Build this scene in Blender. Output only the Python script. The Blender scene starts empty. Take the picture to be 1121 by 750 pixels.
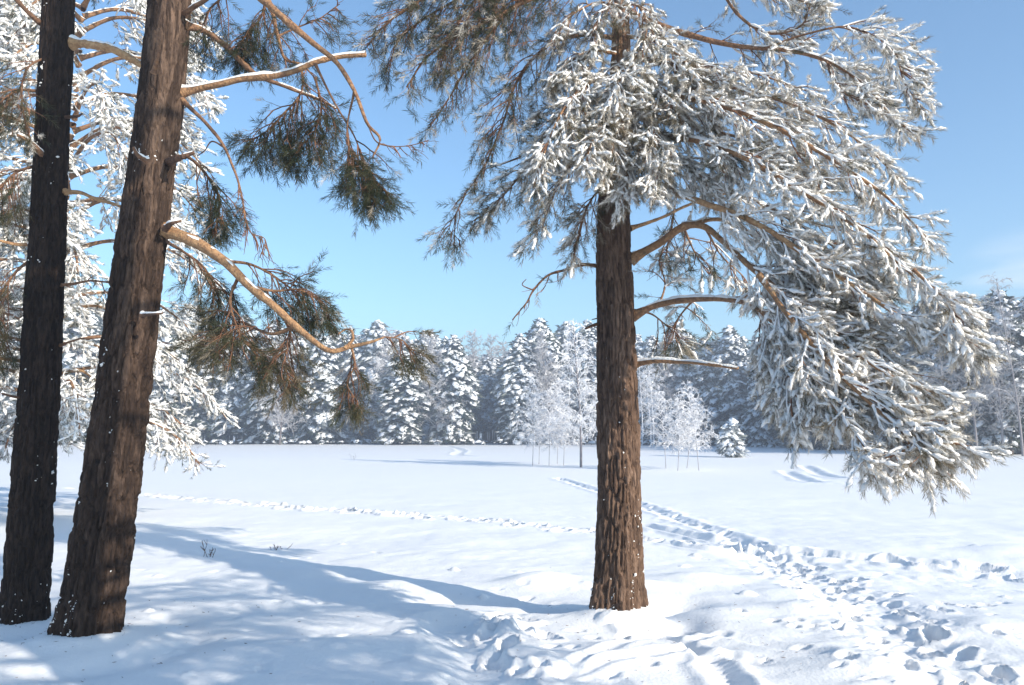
import bpy, math, random
import numpy as np
from mathutils import Vector

sc = bpy.context.scene
COL = sc.collection
rng = np.random.default_rng(11)
random.seed(11)

# ------------------------------------------------------------------ camera, sky, sun, exposure
CAM_H = 1.6
F = 872.0                       # focal length in photo pixels (photo is 1121 x 750)
PITCH = math.atan(100.0 / F)
cam_d = bpy.data.cameras.new("camera")
cam = bpy.data.objects.new("camera", cam_d)
COL.objects.link(cam)
cam.location = (0, 0, CAM_H)
cam.rotation_euler = (math.pi / 2 + PITCH, 0, 0)
cam_d.sensor_width = 36.0
cam_d.lens = 36.0 * F / 1121.0
cam_d.clip_start = 0.05
cam_d.clip_end = 9000
sc.camera = cam

SUN_EL = math.radians(22.0)
SUN_DIR = np.array([0.77, -0.64, 0.0]); SUN_DIR /= np.linalg.norm(SUN_DIR)
sun_vec = np.array([SUN_DIR[0] * math.cos(SUN_EL), SUN_DIR[1] * math.cos(SUN_EL), math.sin(SUN_EL)])
world = bpy.data.worlds.new("World")
sc.world = world
world.use_nodes = True
wn = world.node_tree.nodes
wl = world.node_tree.links
sky = wn.new("ShaderNodeTexSky")
sky.sky_type = 'NISHITA'
sky.sun_disc = False
sky.sun_elevation = SUN_EL
sky.sun_rotation = math.atan2(SUN_DIR[0], SUN_DIR[1])
sky.air_density = 1.0
sky.dust_density = 0.9
sky.ozone_density = 1.7
bg = wn["Background"]
bg.inputs[1].default_value = 0.15
grade = wn.new("ShaderNodeMix"); grade.data_type = 'RGBA'; grade.blend_type = 'MULTIPLY'
grade.inputs[0].default_value = 1.0
grade.inputs[7].default_value = (0.82, 1.02, 1.11, 1)
wl.new(sky.outputs[0], grade.inputs[6])
# a faint veil of cirrus low on the right
tcw = wn.new("ShaderNodeTexCoord")
dot = wn.new("ShaderNodeVectorMath"); dot.operation = 'DOT_PRODUCT'
_c = Vector((0.56, 0.835, 0.13)).normalized()
dot.inputs[1].default_value = _c
wl.new(tcw.outputs["Generated"], dot.inputs[0])
msk = wn.new("ShaderNodeMapRange"); msk.interpolation_type = 'SMOOTHSTEP'
msk.inputs[1].default_value = 0.995; msk.inputs[2].default_value = 0.9995; msk.inputs[3].default_value = 0.0; msk.inputs[4].default_value = 1.0
wl.new(dot.outputs["Value"], msk.inputs[0])
mpw = wn.new("ShaderNodeMapping"); mpw.inputs["Scale"].default_value = (5, 5, 26)
mpw.inputs["Rotation"].default_value = (0.25, 0.2, 0)
wl.new(tcw.outputs["Generated"], mpw.inputs[0])
nzw = wn.new("ShaderNodeTexNoise"); nzw.inputs["Scale"].default_value = 1.6; nzw.inputs["Detail"].default_value = 5
wl.new(mpw.outputs[0], nzw.inputs["Vector"])
rmw = wn.new("ShaderNodeMapRange"); rmw.inputs[1].default_value = 0.42; rmw.inputs[2].default_value = 0.75; rmw.inputs[4].default_value = 0.55
wl.new(nzw.outputs["Fac"], rmw.inputs[0])
mulw = wn.new("ShaderNodeMath"); mulw.operation = 'MULTIPLY'
wl.new(msk.outputs[0], mulw.inputs[0]); wl.new(rmw.outputs[0], mulw.inputs[1])
mixw = wn.new("ShaderNodeMix"); mixw.data_type = 'RGBA'
wl.new(mulw.outputs[0], mixw.inputs[0]); wl.new(grade.outputs[2], mixw.inputs[6]); mixw.inputs[7].default_value = (5.2, 5.5, 5.8, 1)
wl.new(mixw.outputs[2], bg.inputs[0])

sun_d = bpy.data.lights.new("sun", 'SUN')
sun_d.energy = 5.0
sun_d.angle = math.radians(0.5)
sun_d.color = (1.0, 0.905, 0.77)
sun = bpy.data.objects.new("sun", sun_d)
COL.objects.link(sun)
sun.rotation_euler = Vector(sun_vec).to_track_quat('Z', 'Y').to_euler()
sun.location = (20, -20, 30)

sc.view_settings.view_transform = 'Standard'
sc.view_settings.look = 'None'
sc.view_settings.exposure = 0.62
sc.view_settings.gamma = 1.0
sc.render.engine = 'CYCLES'
sc.cycles.use_denoising = True
sc.cycles.max_bounces = 6
sc.cycles.diffuse_bounces = 3

# ------------------------------------------------------------------ small helpers
cp, sp = math.cos(PITCH), math.sin(PITCH)


def at(px, py, d):
    """point seen at photo pixel (px, py) whose distance ahead of the viewpoint is d metres"""
    u = (px - 560.5) / F
    v = (375.0 - py) / F
    y = cp - v * sp
    z = sp + v * cp
    k = d / y
    return np.array([u * k, d, CAM_H + z * k])


def gp(px, py):
    u = (px - 560.5) / F
    v = (375.0 - py) / F
    y = cp - v * sp
    z = sp + v * cp
    k = -CAM_H / z
    return np.array([u * k, y * k])


def norm(a):
    return a / (np.linalg.norm(a, axis=-1, keepdims=True) + 1e-12)


def hash2(i, j, s=0):
    h = (i.astype(np.int64) * 374761393 + j.astype(np.int64) * 668265263 + s * 974711) & 0x7fffffff
    h = ((h ^ (h >> 13)) * 1274126177) & 0x7fffffff
    h = ((h ^ (h >> 16)) * 668265263) & 0x7fffffff
    return ((h ^ (h >> 15)) & 0xffffff) / float(0xffffff)


def vnoise(x, y, s=0, per=None):
    xi = np.floor(x).astype(np.int64); yi = np.floor(y).astype(np.int64)
    fx = x - xi; fy = y - yi
    fx = fx * fx * fx * (fx * (fx * 6 - 15) + 10); fy = fy * fy * fy * (fy * (fy * 6 - 15) + 10)
    x0, x1 = xi, xi + 1
    if per:
        x0 = x0 % per; x1 = x1 % per
    a = hash2(x0, yi, s); b = hash2(x1, yi, s); c = hash2(x0, yi + 1, s); d = hash2(x1, yi + 1, s)
    return (a * (1 - fx) + b * fx) * (1 - fy) + (c * (1 - fx) + d * fx) * fy - 0.5


def fbm(x, y, s=0, o=4):
    t = 0; a = 1.0
    for k in range(o):
        t = t + a * vnoise(x + 17.3 * k, y - 9.1 * k, s + k)
        x = x * 2.03; y = y * 2.03; a *= 0.5
    return t


class MB:
    def __init__(self):
        self.v = []; self.t = []; self.q = []; self.a = []; self.n = 0

    def add(self, v, tris=None, quads=None, tint=0.5):
        v = np.asarray(v, dtype=np.float32).reshape(-1, 3)
        if len(v) == 0:
            return
        if tris is not None and len(tris):
            self.t.append(np.asarray(tris, dtype=np.int64) + self.n)
        if quads is not None and len(quads):
            self.q.append(np.asarray(quads, dtype=np.int64) + self.n)
        self.v.append(v)
        self.a.append(np.broadcast_to(np.asarray(tint, dtype=np.float32), (len(v),)))
        self.n += len(v)

    def mesh(self, name, mat):
        m = bpy.data.meshes.new(name)
        v = np.concatenate(self.v)
        t = np.concatenate(self.t) if self.t else np.zeros((0, 3), np.int64)
        q = np.concatenate(self.q) if self.q else np.zeros((0, 4), np.int64)
        m.vertices.add(len(v)); m.vertices.foreach_set("co", v.ravel())
        li = np.concatenate([t.ravel(), q.ravel()]).astype(np.int32)
        tot = np.concatenate([np.full(len(t), 3), np.full(len(q), 4)]).astype(np.int32)
        st = np.concatenate([[0], np.cumsum(tot)[:-1]]).astype(np.int32)
        m.loops.add(len(li)); m.loops.foreach_set("vertex_index", li)
        m.polygons.add(len(tot)); m.polygons.foreach_set("loop_start", st)
        m.polygons.foreach_set("loop_total", tot)
        at_ = m.attributes.new("tint", 'FLOAT', 'POINT')
        at_.data.foreach_set("value", np.concatenate(self.a).astype(np.float32))
        m.update(calc_edges=True)
        m.materials.append(mat)
        return m

    def build(self, name, mat, parent=None):
        if not self.v:
            return None
        return link(name, self.mesh(name, mat), parent)


def link(name, data, parent=None):
    o = bpy.data.objects.new(name, data)
    COL.objects.link(o)
    if parent is not None:
        o.parent = parent
        r = parent
        off = Vector((0, 0, 0))
        while r is not None:
            off += r.location
            r = r.parent
        if data is not None and parent_off.get('on', True):
            o.location = -off
    return o


parent_off = {'on': True}       # parts are modelled in world coordinates unless switched off


def tag(o, label=None, cat=None, group=None, kind=None):
    if label: o['label'] = label
    if cat: o['category'] = cat
    if group: o['group'] = group
    if kind: o['kind'] = kind
    return o


def thing(name, loc, label, cat, group=None):
    o = bpy.data.objects.new(name, None)
    COL.objects.link(o)
    o.empty_display_size = 0.3
    o.location = [float(c) for c in loc]
    return tag(o, label, cat, group)


def tubes(mb, P, R, sides=3, tint=0.5):
    """P (N,K,3) polylines, R (N,K) radii"""
    P = np.asarray(P, float); R = np.asarray(R, float)
    N, K, _ = P.shape
    if N == 0:
        return
    T = norm(np.gradient(P, axis=1))
    ref = np.where(np.abs(T[..., 2:3]) > 0.9, np.array([1.0, 0, 0]), np.array([0, 0, 1.0]))
    A = norm(np.cross(T, ref)); B = np.cross(A, T)
    th = np.arange(sides) * 2 * math.pi / sides
    V = P[:, :, None, :] + R[:, :, None, None] * (A[:, :, None, :] * np.cos(th)[None, None, :, None] + B[:, :, None, :] * np.sin(th)[None, None, :, None])
    i = np.arange(K - 1)[:, None]; j = np.arange(sides)[None, :]
    q = np.stack([i * sides + j, i * sides + (j + 1) % sides, (i + 1) * sides + (j + 1) % sides, (i + 1) * sides + j], -1).reshape(-1, 4)
    Q = (np.arange(N)[:, None, None] * (K * sides) + q[None]).reshape(-1, 4)
    tt = np.repeat(np.broadcast_to(np.asarray(tint, float), (N,)), K * sides)
    mb.add(V.reshape(-1, 3), quads=Q, tint=tt)


def smooth(pts, n):
    """Catmull-Rom resample to n points (rows may carry extra columns)"""
    p = np.asarray(pts, float)
    if len(p) == 2:
        t = np.linspace(0, 1, n)[:, None]
        return p[0] * (1 - t) + p[1] * t
    p = np.vstack([2 * p[0] - p[1], p, 2 * p[-1] - p[-2]])
    m = len(p) - 3
    s = np.linspace(0, m - 1e-6, n)
    k = s.astype(int); t = (s - k)[:, None]
    a, b, c, d = p[k], p[k + 1], p[k + 2], p[k + 3]
    return 0.5 * ((2 * b) + (-a + c) * t + (2 * a - 5 * b + 4 * c - d) * t ** 2 + (-a + 3 * b - 3 * c + d) * t ** 3)


def arclen(P):
    s = np.concatenate([[0], np.cumsum(np.linalg.norm(np.diff(P, axis=0), axis=1))])
    return s


# ------------------------------------------------------------------ materials
def new_mat(name, rough=0.8, spec=0.3):
    m = bpy.data.materials.new(name)
    m.use_nodes = True
    b = m.node_tree.nodes["Principled BSDF"]
    b.inputs["Roughness"].default_value = rough
    b.inputs["Specular IOR Level"].default_value = spec
    return m, m.node_tree.nodes, m.node_tree.links, b


def ramp_mat(name, stops, rough=0.8, spec=0.25, noise=None, bump=None, mixc=None, trans=0.0):
    """colour from the per-vertex 'tint' plus a noise"""
    m, n, l, b = new_mat(name, rough, spec)
    a = n.new("ShaderNodeAttribute"); a.attribute_name = "tint"
    r = n.new("ShaderNodeValToRGB")
    e = r.color_ramp.elements
    e[0].position, e[0].color = stops[0][0], (*stops[0][1], 1)
    e[1].position, e[1].color = stops[-1][0], (*stops[-1][1], 1)
    for p, c in stops[1:-1]:
        x = e.new(p); x.color = (*c, 1)
    src = a.outputs["Fac"]
    tc = n.new("ShaderNodeTexCoord")
    if noise:
        nz = n.new("ShaderNodeTexNoise"); nz.inputs["Scale"].default_value = noise[0]; nz.inputs["Detail"].default_value = 6
        mp = n.new("ShaderNodeMapping"); mp.inputs["Scale"].default_value = noise[2] if len(noise) > 2 else (1, 1, 1)
        l.new(tc.outputs["Object"], mp.inputs[0]); l.new(mp.outputs[0], nz.inputs["Vector"])
        ma = n.new("ShaderNodeMath"); ma.operation = 'MULTIPLY_ADD'
        l.new(nz.outputs["Fac"], ma.inputs[0]); ma.inputs[1].default_value = noise[1]
        sub = n.new("ShaderNodeMath"); sub.operation = 'SUBTRACT'
        l.new(a.outputs["Fac"], sub.inputs[0]); sub.inputs[1].default_value = noise[1] * 0.5
        l.new(sub.outputs[0], ma.inputs[2]); src = ma.outputs[0]
    l.new(src, r.inputs[0])
    l.new(r.outputs[0], b.inputs["Base Color"])
    if bump:
        nb = n.new("ShaderNodeTexNoise"); nb.inputs["Scale"].default_value = bump[0]; nb.inputs["Detail"].default_value = 8
        mp = n.new("ShaderNodeMapping"); mp.inputs["Scale"].default_value = bump[2] if len(bump) > 2 else (1, 1, 1)
        l.new(tc.outputs["Object"], mp.inputs[0]); l.new(mp.outputs[0], nb.inputs["Vector"])
        bu = n.new("ShaderNodeBump"); bu.inputs["Strength"].default_value = 1.0; bu.inputs["Distance"].default_value = bump[1]
        l.new(nb.outputs["Fac"], bu.inputs["Height"]); l.new(bu.outputs[0], b.inputs["Normal"])
    if trans:
        out = n["Material Output"]
        tr = n.new("ShaderNodeBsdfTranslucent"); mx = n.new("ShaderNodeMixShader"); mx.inputs[0].default_value = trans
        l.new(r.outputs[0], tr.inputs[0]); l.new(b.outputs[0], mx.inputs[1]); l.new(tr.outputs[0], mx.inputs[2]); l.new(mx.outputs[0], out.inputs[0])
    return m


M_snow_ground = ramp_mat("snow_ground", [(0, (0.83, 0.83, 0.835)), (1, (0.88, 0.878, 0.872))], 0.65, 0.2, noise=(1.3, 1.2), bump=(34.0, 0.005))
M_snow = ramp_mat("snow_on_branches", [(0, (0.84, 0.835, 0.825)), (1, (0.905, 0.885, 0.855))], 0.7, 0.2, bump=(60.0, 0.01))
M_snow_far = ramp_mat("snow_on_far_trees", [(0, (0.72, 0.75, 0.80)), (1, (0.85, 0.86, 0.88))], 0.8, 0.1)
M_needle = ramp_mat("pine_needles", [(0, (0.028, 0.040, 0.020)), (0.25, (0.055, 0.062, 0.030)), (0.45, (0.135, 0.105, 0.055)), (0.6, (0.36, 0.30, 0.22)), (1, (0.86, 0.84, 0.80))], 0.55, 0.3, trans=0.28)
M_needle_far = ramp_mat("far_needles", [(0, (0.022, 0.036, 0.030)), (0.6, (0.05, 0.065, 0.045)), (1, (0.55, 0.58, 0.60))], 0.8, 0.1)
M_bark = ramp_mat("plated_bark", [(0, (0.040, 0.026, 0.020)), (0.35, (0.135, 0.085, 0.060)), (0.62, (0.250, 0.165, 0.118)), (0.85, (0.34, 0.20, 0.12)), (1, (0.46, 0.25, 0.115))], 0.9, 0.15, noise=(42.0, 0.8, (1, 1, 0.25)), bump=(60.0, 0.03, (1, 1, 0.3)))
M_bark_shaded = ramp_mat("shaded_plated_bark", [(0, (0.016, 0.011, 0.009)), (0.35, (0.055, 0.036, 0.027)), (0.62, (0.135, 0.090, 0.066)), (0.85, (0.21, 0.135, 0.095)), (1, (0.28, 0.17, 0.10))], 0.9, 0.15, noise=(42.0, 0.8, (1, 1, 0.25)), bump=(60.0, 0.03, (1, 1, 0.3)))  # darker copy of plated_bark: shade on the left stems put into its colour
M_limb = ramp_mat("flaky_limb_bark", [(0, (0.085, 0.05, 0.036)), (0.4, (0.20, 0.11, 0.065)), (0.7, (0.36, 0.205, 0.105)), (1, (0.54, 0.34, 0.18))], 0.75, 0.25, noise=(26.0, 1.0, (1, 1, 1.4)), bump=(48.0, 0.022))
M_twig = ramp_mat("twig_bark", [(0, (0.06, 0.035, 0.026)), (0.6, (0.29, 0.145, 0.085)), (1, (0.62, 0.58, 0.56))], 0.8, 0.2)
M_frost = ramp_mat("hoar_frost", [(0, (0.10, 0.075, 0.07)), (0.4, (0.33, 0.32, 0.335)), (1, (0.86, 0.86, 0.88))], 0.8, 0.1)
M_trunk_far = ramp_mat("far_trunk_bark", [(0, (0.045, 0.036, 0.034)), (1, (0.16, 0.11, 0.085))], 0.9, 0.1, noise=(4.0, 0.6))

# ------------------------------------------------------------------ the ground
xa = [0.0]
while xa[-1] < 700:
    a = xa[-1]
    st = 0.028 if a < 5.2 else 0.028 + 0.011 * (a - 5.2)
    xa.append(a + min(st, 200))
xa = np.array(xa); XS = np.concatenate([-xa[:0:-1], xa])
ya = [4.2]
while ya[-1] < 700:
    a = ya[-1]
    st = 0.022 if a < 9 else 0.022 + 0.0046 * (a - 9)
    ya.append(a + min(st, 200))
back = [4.2]
while back[-1] > -300:
    back.append(back[-1] - min(0.06 + 0.12 * (4.2 - back[-1]), 60))
YS = np.concatenate([np.array(back[:0:-1]), np.array(ya)])


def bump_at(X, Y, px, py, h, sx, sy, rot=0.0):
    c = gp(px, py)
    dx, dy = X - c[0], Y - c[1]
    ca, sa = math.cos(rot), math.sin(rot)
    u = dx * ca + dy * sa; v = -dx * sa + dy * ca
    return h * np.exp(-(u / sx) ** 2 - (v / sy) ** 2)


TR_C = at(675, 668, 7.23)[:2]
TR_2 = at(96, 694, 6.35)[:2]
TR_1 = at(25, 690, 7.05)[:2]


def base_h(X, Y):
    fade = 1.0 / (1.0 + (np.maximum(Y, 0) / 17.0) ** 3)
    h = 0.075 * fbm(X * 0.33, Y * 0.33, 3, 3) * fade + 0.035 * fbm(X * 1.1 + 5, Y * 1.1, 9, 3) * fade
    h = h + 0.011 * fbm(X * 4.1, Y * 4.1, 21, 3) * fade
    h = h + 0.16 * fbm(X * 0.035, Y * 0.05, 40, 2) * np.clip((Y - 14) / 20, 0, 1) * np.clip((400 - Y) / 300, 0, 1)
    # soft wind drift ripples
    h = h + 0.018 * np.sin((X * 0.8 + Y * 2.1) + 3 * vnoise(X * 0.4, Y * 0.4, 77)) * fade * (vnoise(X * .5, Y * .5, 8) + .5)
    for args in [(590, 636, .12, .42, .30, .3), (520, 655, -.15, .65, .22, -.15), (610, 668, -.10, .5, .16, 0), (735, 657, -.17, .34, .24, 0.2),
                 (770, 632, .07, .5, .25, 0), (690, 640, .08, .4, .2, 0), (430, 640, .07, .6, .28, -.2), (330, 625, .05, .9, .3, 0), (290, 660, .05, .6, .25, 0),
                 (180, 715, .04, .9, .5, 0), (60, 715, .02, .6, .4, 0), (740, 703, -.10, .35, .14, -.5), (800, 720, -.06, .3, .12, -.4), (700, 715, .07, .5, .22, 0),
                 (400, 715, .09, .8, .3, .1), (640, 730, .06, .5, .2, 0), (880, 665, .08, .5, .25, 0), (960, 730, .07, .5, .3, 0), (1090, 690, .07, .5, .35, 0),
                 (1100, 605, .07, .5, .4, 0)]:
        h = h + bump_at(X, Y, *args)
    for c, r, dpt in ((TR_C, .30, .09), (TR_2, .42, .06), (TR_1, .30, .03)):
        rr = np.hypot(X - c[0], Y - c[1])
        h = h + dpt * np.exp(-((rr - r * .6) / .17) ** 2) - dpt * 1.0 * np.exp(-((rr - r * 1.9) / .2) ** 2) * np.clip(((X - c[0]) * .8 - (Y - c[1]) * .1) / .3, 0, 1)
    return h


GX, GY = np.meshgrid(XS, YS)
HG = base_h(GX, GY)


def ground_z(x, y):
    j = int(np.clip(np.searchsorted(XS, x), 1, len(XS) - 1)); i = int(np.clip(np.searchsorted(YS, y), 1, len(YS) - 1))
    return float(HG[i, j])


def window(x, y, r):
    j0, j1 = np.searchsorted(XS, [x - r, x + r]); i0, i1 = np.searchsorted(YS, [y - r, y + r])
    return slice(i0, i1), slice(j0, j1)


def footprint(x, y, ang, dep=.09, ln=.15, wd=.075, rim=.35):
    s = window(x, y, ln * 3)
    X, Y = GX[s], GY[s]
    if X.size == 0:
        return
    ca, sa = math.cos(ang), math.sin(ang)
    u = ((X - x) * ca + (Y - y) * sa) / ln; v = (-(X - x) * sa + (Y - y) * ca) / wd
    rr = np.sqrt(u * u + v * v) + .7 * vnoise(X * 8, Y * 8, 5) + .3 * vnoise(X * 19, Y * 19, 6)
    prof = (.10 * rim * fbm(X * 22, Y * 22, 12, 2) * np.exp(-(rr / 1.6) ** 4)) - 1.0 / (1 + np.exp((rr - .95) * 5.5)) * (1 + .5 * vnoise(X * 14, Y * 14, 7)) + rim * np.exp(-((rr - 1.45) / .3) ** 2)
    HG[s] += dep * prof


def path_pts(px, step):
    P = smooth(np.array([gp(*p) for p in px]), 200)
    s = arclen(P)
    n = max(2, int(s[-1] / step))
    ss = np.linspace(0, s[-1], n)
    Q = np.stack([np.interp(ss, s, P[:, k]) for k in range(2)], 1)
    T = norm(np.gradient(Q, axis=0))
    return Q, T


def trail(px, step=.36, side=.11, dep=.10, ln=.16, wd=.085, jit=.05, rim=.4):
    Q, T = path_pts(px, step)
    for k, (q, t) in enumerate(zip(Q, T)):
        s = side * (1 if k % 2 else -1) + rng.normal(0, jit)
        sc_ = rng.uniform(.75, 1.25)
        footprint(q[0] - t[1] * s + rng.normal(0, jit), q[1] + t[0] * s + rng.normal(0, jit), math.atan2(t[1], t[0]) + rng.normal(0, .25), dep * sc_, ln * sc_, wd * sc_, rim)


def groove(px, w=.07, dep=.05, rim=.5):
    Q, T = path_pts(px, w * .8)
    r = w * 4
    lo = Q.min(0) - r; hi = Q.max(0) + r
    j0, j1 = np.searchsorted(XS, [lo[0], hi[0]]); i0, i1 = np.searchsorted(YS, [lo[1], hi[1]])
    s = (slice(i0, i1), slice(j0, j1))
    D = np.full(GX[s].shape, 1e9)
    for k in range(0, len(Q)):
        ws = window(Q[k, 0], Q[k, 1], r)
        a = slice(max(ws[0].start, i0) - i0, max(min(ws[0].stop, i1) - i0, 0)); b = slice(max(ws[1].start, j0) - j0, max(min(ws[1].stop, j1) - j0, 0))
        sub = D[a, b]
        if sub.size:
            np.minimum(sub, np.hypot(GX[s][a, b] - Q[k, 0], GY[s][a, b] - Q[k, 1]), out=sub)
    D = D / w * (1 + .5 * vnoise(GX[s] * 5, GY[s] * 5, 3))
    HG[s] += dep * (-np.exp(-D ** 2) + rim * np.exp(-((D - 1.8) / .6) ** 2))


trail([(20, 531), (150, 539), (300, 552), (420, 562), (500, 567), (580, 576), (650, 582), (730, 592), (800, 600)], .36, .09, .10, .14, .085, .05, .3)
trail([(150, 541), (300, 554), (420, 563), (500, 569), (580, 577), (650, 583)], .5, .12, .12, .15, .1)
trail([(612, 523), (660, 538), (700, 552), (740, 566), (790, 582), (830, 600)], .42, .07, .06, .13, .075, .04, .3)
groove([(612, 523), (660, 538), (700, 552), (740, 566), (790, 582), (830, 600)], .15, .045)
groove([(700, 574), (760, 586), (830, 600), (900, 607), (1000, 617), (1121, 629), (1200, 640)], .14, .09)
trail([(830, 600), (900, 607), (1000, 617), (1121, 629), (1200, 640)], .45, .1, .10, .15, .09)
groove([(700, 590), (760, 600), (820, 604)], .1, .05)
BAND = [(800, 592), (850, 612), (905, 638), (965, 676), (1040, 730), (1110, 785)]
BQ, _t = path_pts(BAND, .15)


def roughen(Q, half, amp, frq, seed):
    lo = Q.min(0) - 1.5; hi = Q.max(0) + 1.5
    j0, j1 = np.searchsorted(XS, [lo[0], hi[0]]); i0, i1 = np.searchsorted(YS, [lo[1], hi[1]])
    X, Y = GX[i0:i1, j0:j1], GY[i0:i1, j0:j1]
    D = np.full(X.shape, 9.0)
    for q in Q:
        np.minimum(D, np.hypot(X - q[0], Y - q[1]), out=D)
    m = np.exp(-(np.maximum(D + .5 * vnoise(X * 1.3, Y * 1.3, seed + 9) , 0) / half) ** 4)
    r = fbm(X * frq, Y * frq, seed, 4)
    HG[i0:i1, j0:j1] += m * amp * (np.abs(r) * 1.6 - .5 + .5 * fbm(X * frq * .45, Y * frq * .45, seed + 3, 2))


roughen(BQ, .5, .036, 4.6, 140)
B2, _t = path_pts([(560, 665), (548, 690), (556, 715), (575, 742), (600, 770)], .1)
roughen(B2, .20, .045, 6.0, 150)
B3, _t = path_pts([(640, 566), (720, 559), (790, 582), (850, 602), (960, 625), (1090, 640)], .3)
roughen(B3, .4, .016, 3.2, 160)
groove(BAND, .33, .045, .25)
for off, dp in ((-.35, .05), (.1, .08), (.45, .05)):
    trail([(x + off * (20 + 35 * k), y) for k, (x, y) in enumerate(BAND)], .42, .12, dp, .11, .055, .04, .4)
trail([(600, 700), (570, 690), (545, 678), (535, 700), (548, 722), (575, 742), (605, 770)], .24, .08, .06, .11, .065, .03, .4)
trail([(548, 690), (552, 715), (570, 740), (590, 765)], .3, .08, .06, .11, .06, .04, .4)
groove([(500, 690), (520, 720), (530, 760)], .22, .06)
groove([(690, 688), (735, 700), (775, 722), (815, 760)], .09, .055)
groove([(610, 745), (660, 722), (720, 705), (790, 695)], .05, .02)
groove([(600, 752), (660, 735), (730, 722), (800, 716)], .05, .018)
groove([(700, 680), (760, 690), (830, 705), (900, 720)], .06, .02)
for q in [(880, 511, 905, 520, 950, 524, 990, 519), (990, 503, 1012, 505, 1010, 509, 985, 510), (860, 516, 875, 522, 890, 527, 930, 529)]:
    groove([(q[0], q[1]), (q[2], q[3]), (q[4], q[5]), (q[6], q[7])], .22, .08)
groove([(490, 489), (505, 493), (500, 498), (520, 500)], .35, .08)
for k in range(45):                                            # scattered pits, dropped clumps of snow
    px, py = rng.uniform(560, 1130), rng.uniform(655, 750)
    g = gp(px, py); footprint(g[0], g[1], rng.uniform(0, 3), rng.uniform(.02, .05), rng.uniform(.03, .07), rng.uniform(.03, .05), .3)
for k in range(70):
    px, py = rng.uniform(480, 1120), rng.uniform(600, 690)
    g = gp(px, py); footprint(g[0], g[1], rng.uniform(0, 3), rng.uniform(-.04, .035), rng.uniform(.04, .09), rng.uniform(.03, .06), .2)
for k in range(60):
    px, py = rng.uniform(150, 480), rng.uniform(590, 745)
    g = gp(px, py); footprint(g[0], g[1], rng.uniform(0, 3), rng.uniform(-.025, .025), rng.uniform(.04, .1), rng.uniform(.03, .06), .2)

mb = MB()
ny, nx = GX.shape
idx = np.arange(ny * nx).reshape(ny, nx)
quads = np.stack([idx[:-1, :-1], idx[:-1, 1:], idx[1:, 1:], idx[1:, :-1]], -1).reshape(-1, 4)
mb.add(np.stack([GX, GY, HG], -1).reshape(-1, 3), quads=quads, tint=0.5)
tag(mb.build("snow_ground", M_snow_ground), kind='structure')


# ------------------------------------------------------------------ foliage building blocks
def tuft_template(seed, n=34, L=.11, nl=.058, w=.0011, lo=28, hi=62):
    r = np.random.default_rng(seed)
    t = r.uniform(-.1, 1, n) ** 1.0
    ph = r.uniform(0, 2 * math.pi, n)
    ang = np.radians(r.uniform(lo, hi, n)) * (1 - .35 * np.clip(t, 0, 1))
    d = np.stack([np.cos(ang), np.sin(ang) * np.cos(ph), np.sin(ang) * np.sin(ph)], 1)
    base = np.stack([t * L, np.zeros(n), np.zeros(n)], 1)
    tip = base + d * (nl * r.uniform(.75, 1.15, n))[:, None]
    side = norm(np.cross(d, r.normal(size=(n, 3)))) * w
    mid = base * .45 + tip * .55
    V = np.stack([base - side, base + side, mid + side * 1.1, tip, mid - side * 1.1], 1).reshape(-1, 3)
    k = np.arange(n)[:, None] * 5
    tris = (k + np.array([[2, 3, 4]])).reshape(-1, 3)
    qs = (k + np.array([[0, 1, 2, 4]])).reshape(-1, 4)
    return V, tris, qs


def blob_template(seed, L=.125, r0=.0165, rings=9, seg=8):
    """ragged finger of snow: a few soft lumps along a shoot, heavier on top"""
    r = np.random.default_rng(seed)
    xs = np.linspace(-.012, L, rings)
    env = np.sin(np.linspace(.35, math.pi - .30, rings)) ** .45
    lump = 1 + .38 * np.sin(np.linspace(0, r.uniform(7, 11), rings) + r.uniform(0, 6)) + r.normal(0, .10, rings)
    th = np.arange(seg) * 2 * math.pi / seg
    cy = np.cumsum(r.normal(0, .0035, rings)); cz = np.cumsum(r.normal(0, .0025, rings))
    V = []
    for i in range(rings):
        rad = r0 * env[i] * max(.35, lump[i]) * r.uniform(.75, 1.25, seg)
        y = np.cos(th) * rad + cy[i]; z = np.sin(th) * rad
        z = np.where(z < 0, z * .45, z * 1.05) + .008 + cz[i]
        V.append(np.stack([xs[i] + r.normal(0, .003, seg), y, z], 1))
    V = np.concatenate(V)
    i = np.arange(rings - 1)[:, None]; j = np.arange(seg)[None]
    q = np.stack([i * seg + j, (i + 1) * seg + j, (i + 1) * seg + (j + 1) % seg, i * seg + (j + 1) % seg], -1).reshape(-1, 4)
    c0 = len(V)
    V = np.vstack([V, V[:seg].mean(0), V[-seg:].mean(0)])
    jj = np.arange(seg)
    t1 = np.stack([np.full(seg, c0), jj, (jj + 1) % seg], 1)
    o = (rings - 1) * seg
    t2 = np.stack([np.full(seg, c0 + 1), o + (jj + 1) % seg, o + jj], 1)
    return V, np.vstack([t1, t2]), q


TUFTS = [tuft_template(100 + k) for k in range(8)]
TUFTS_L = [tuft_template(170 + k, n=16, w=.0019) for k in range(6)]
FINE_L = [tuft_template(180 + k, n=24, L=.125, nl=.042, w=.0017, lo=40, hi=92) for k in range(6)]
LUMPS = [blob_template(250 + k, .042, .019, 6) for k in range(10)]
FINE = [tuft_template(150 + k, n=66, L=.125, nl=.037, w=.0009, lo=40, hi=92) for k in range(8)]      # frost spikes on the snowed shoots
BLOBS = [blob_template(200 + k) for k in range(16)]


def frames(D, jit=.35):
    X = norm(D)
    up = np.array([0, 0, 1.0]) + rng.normal(0, jit, D.shape)
    Z = norm(up - X * np.sum(up * X, 1, keepdims=True))
    Y = np.cross(Z, X)
    return np.stack([X, Y, Z], 1)          # rows are axes


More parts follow.
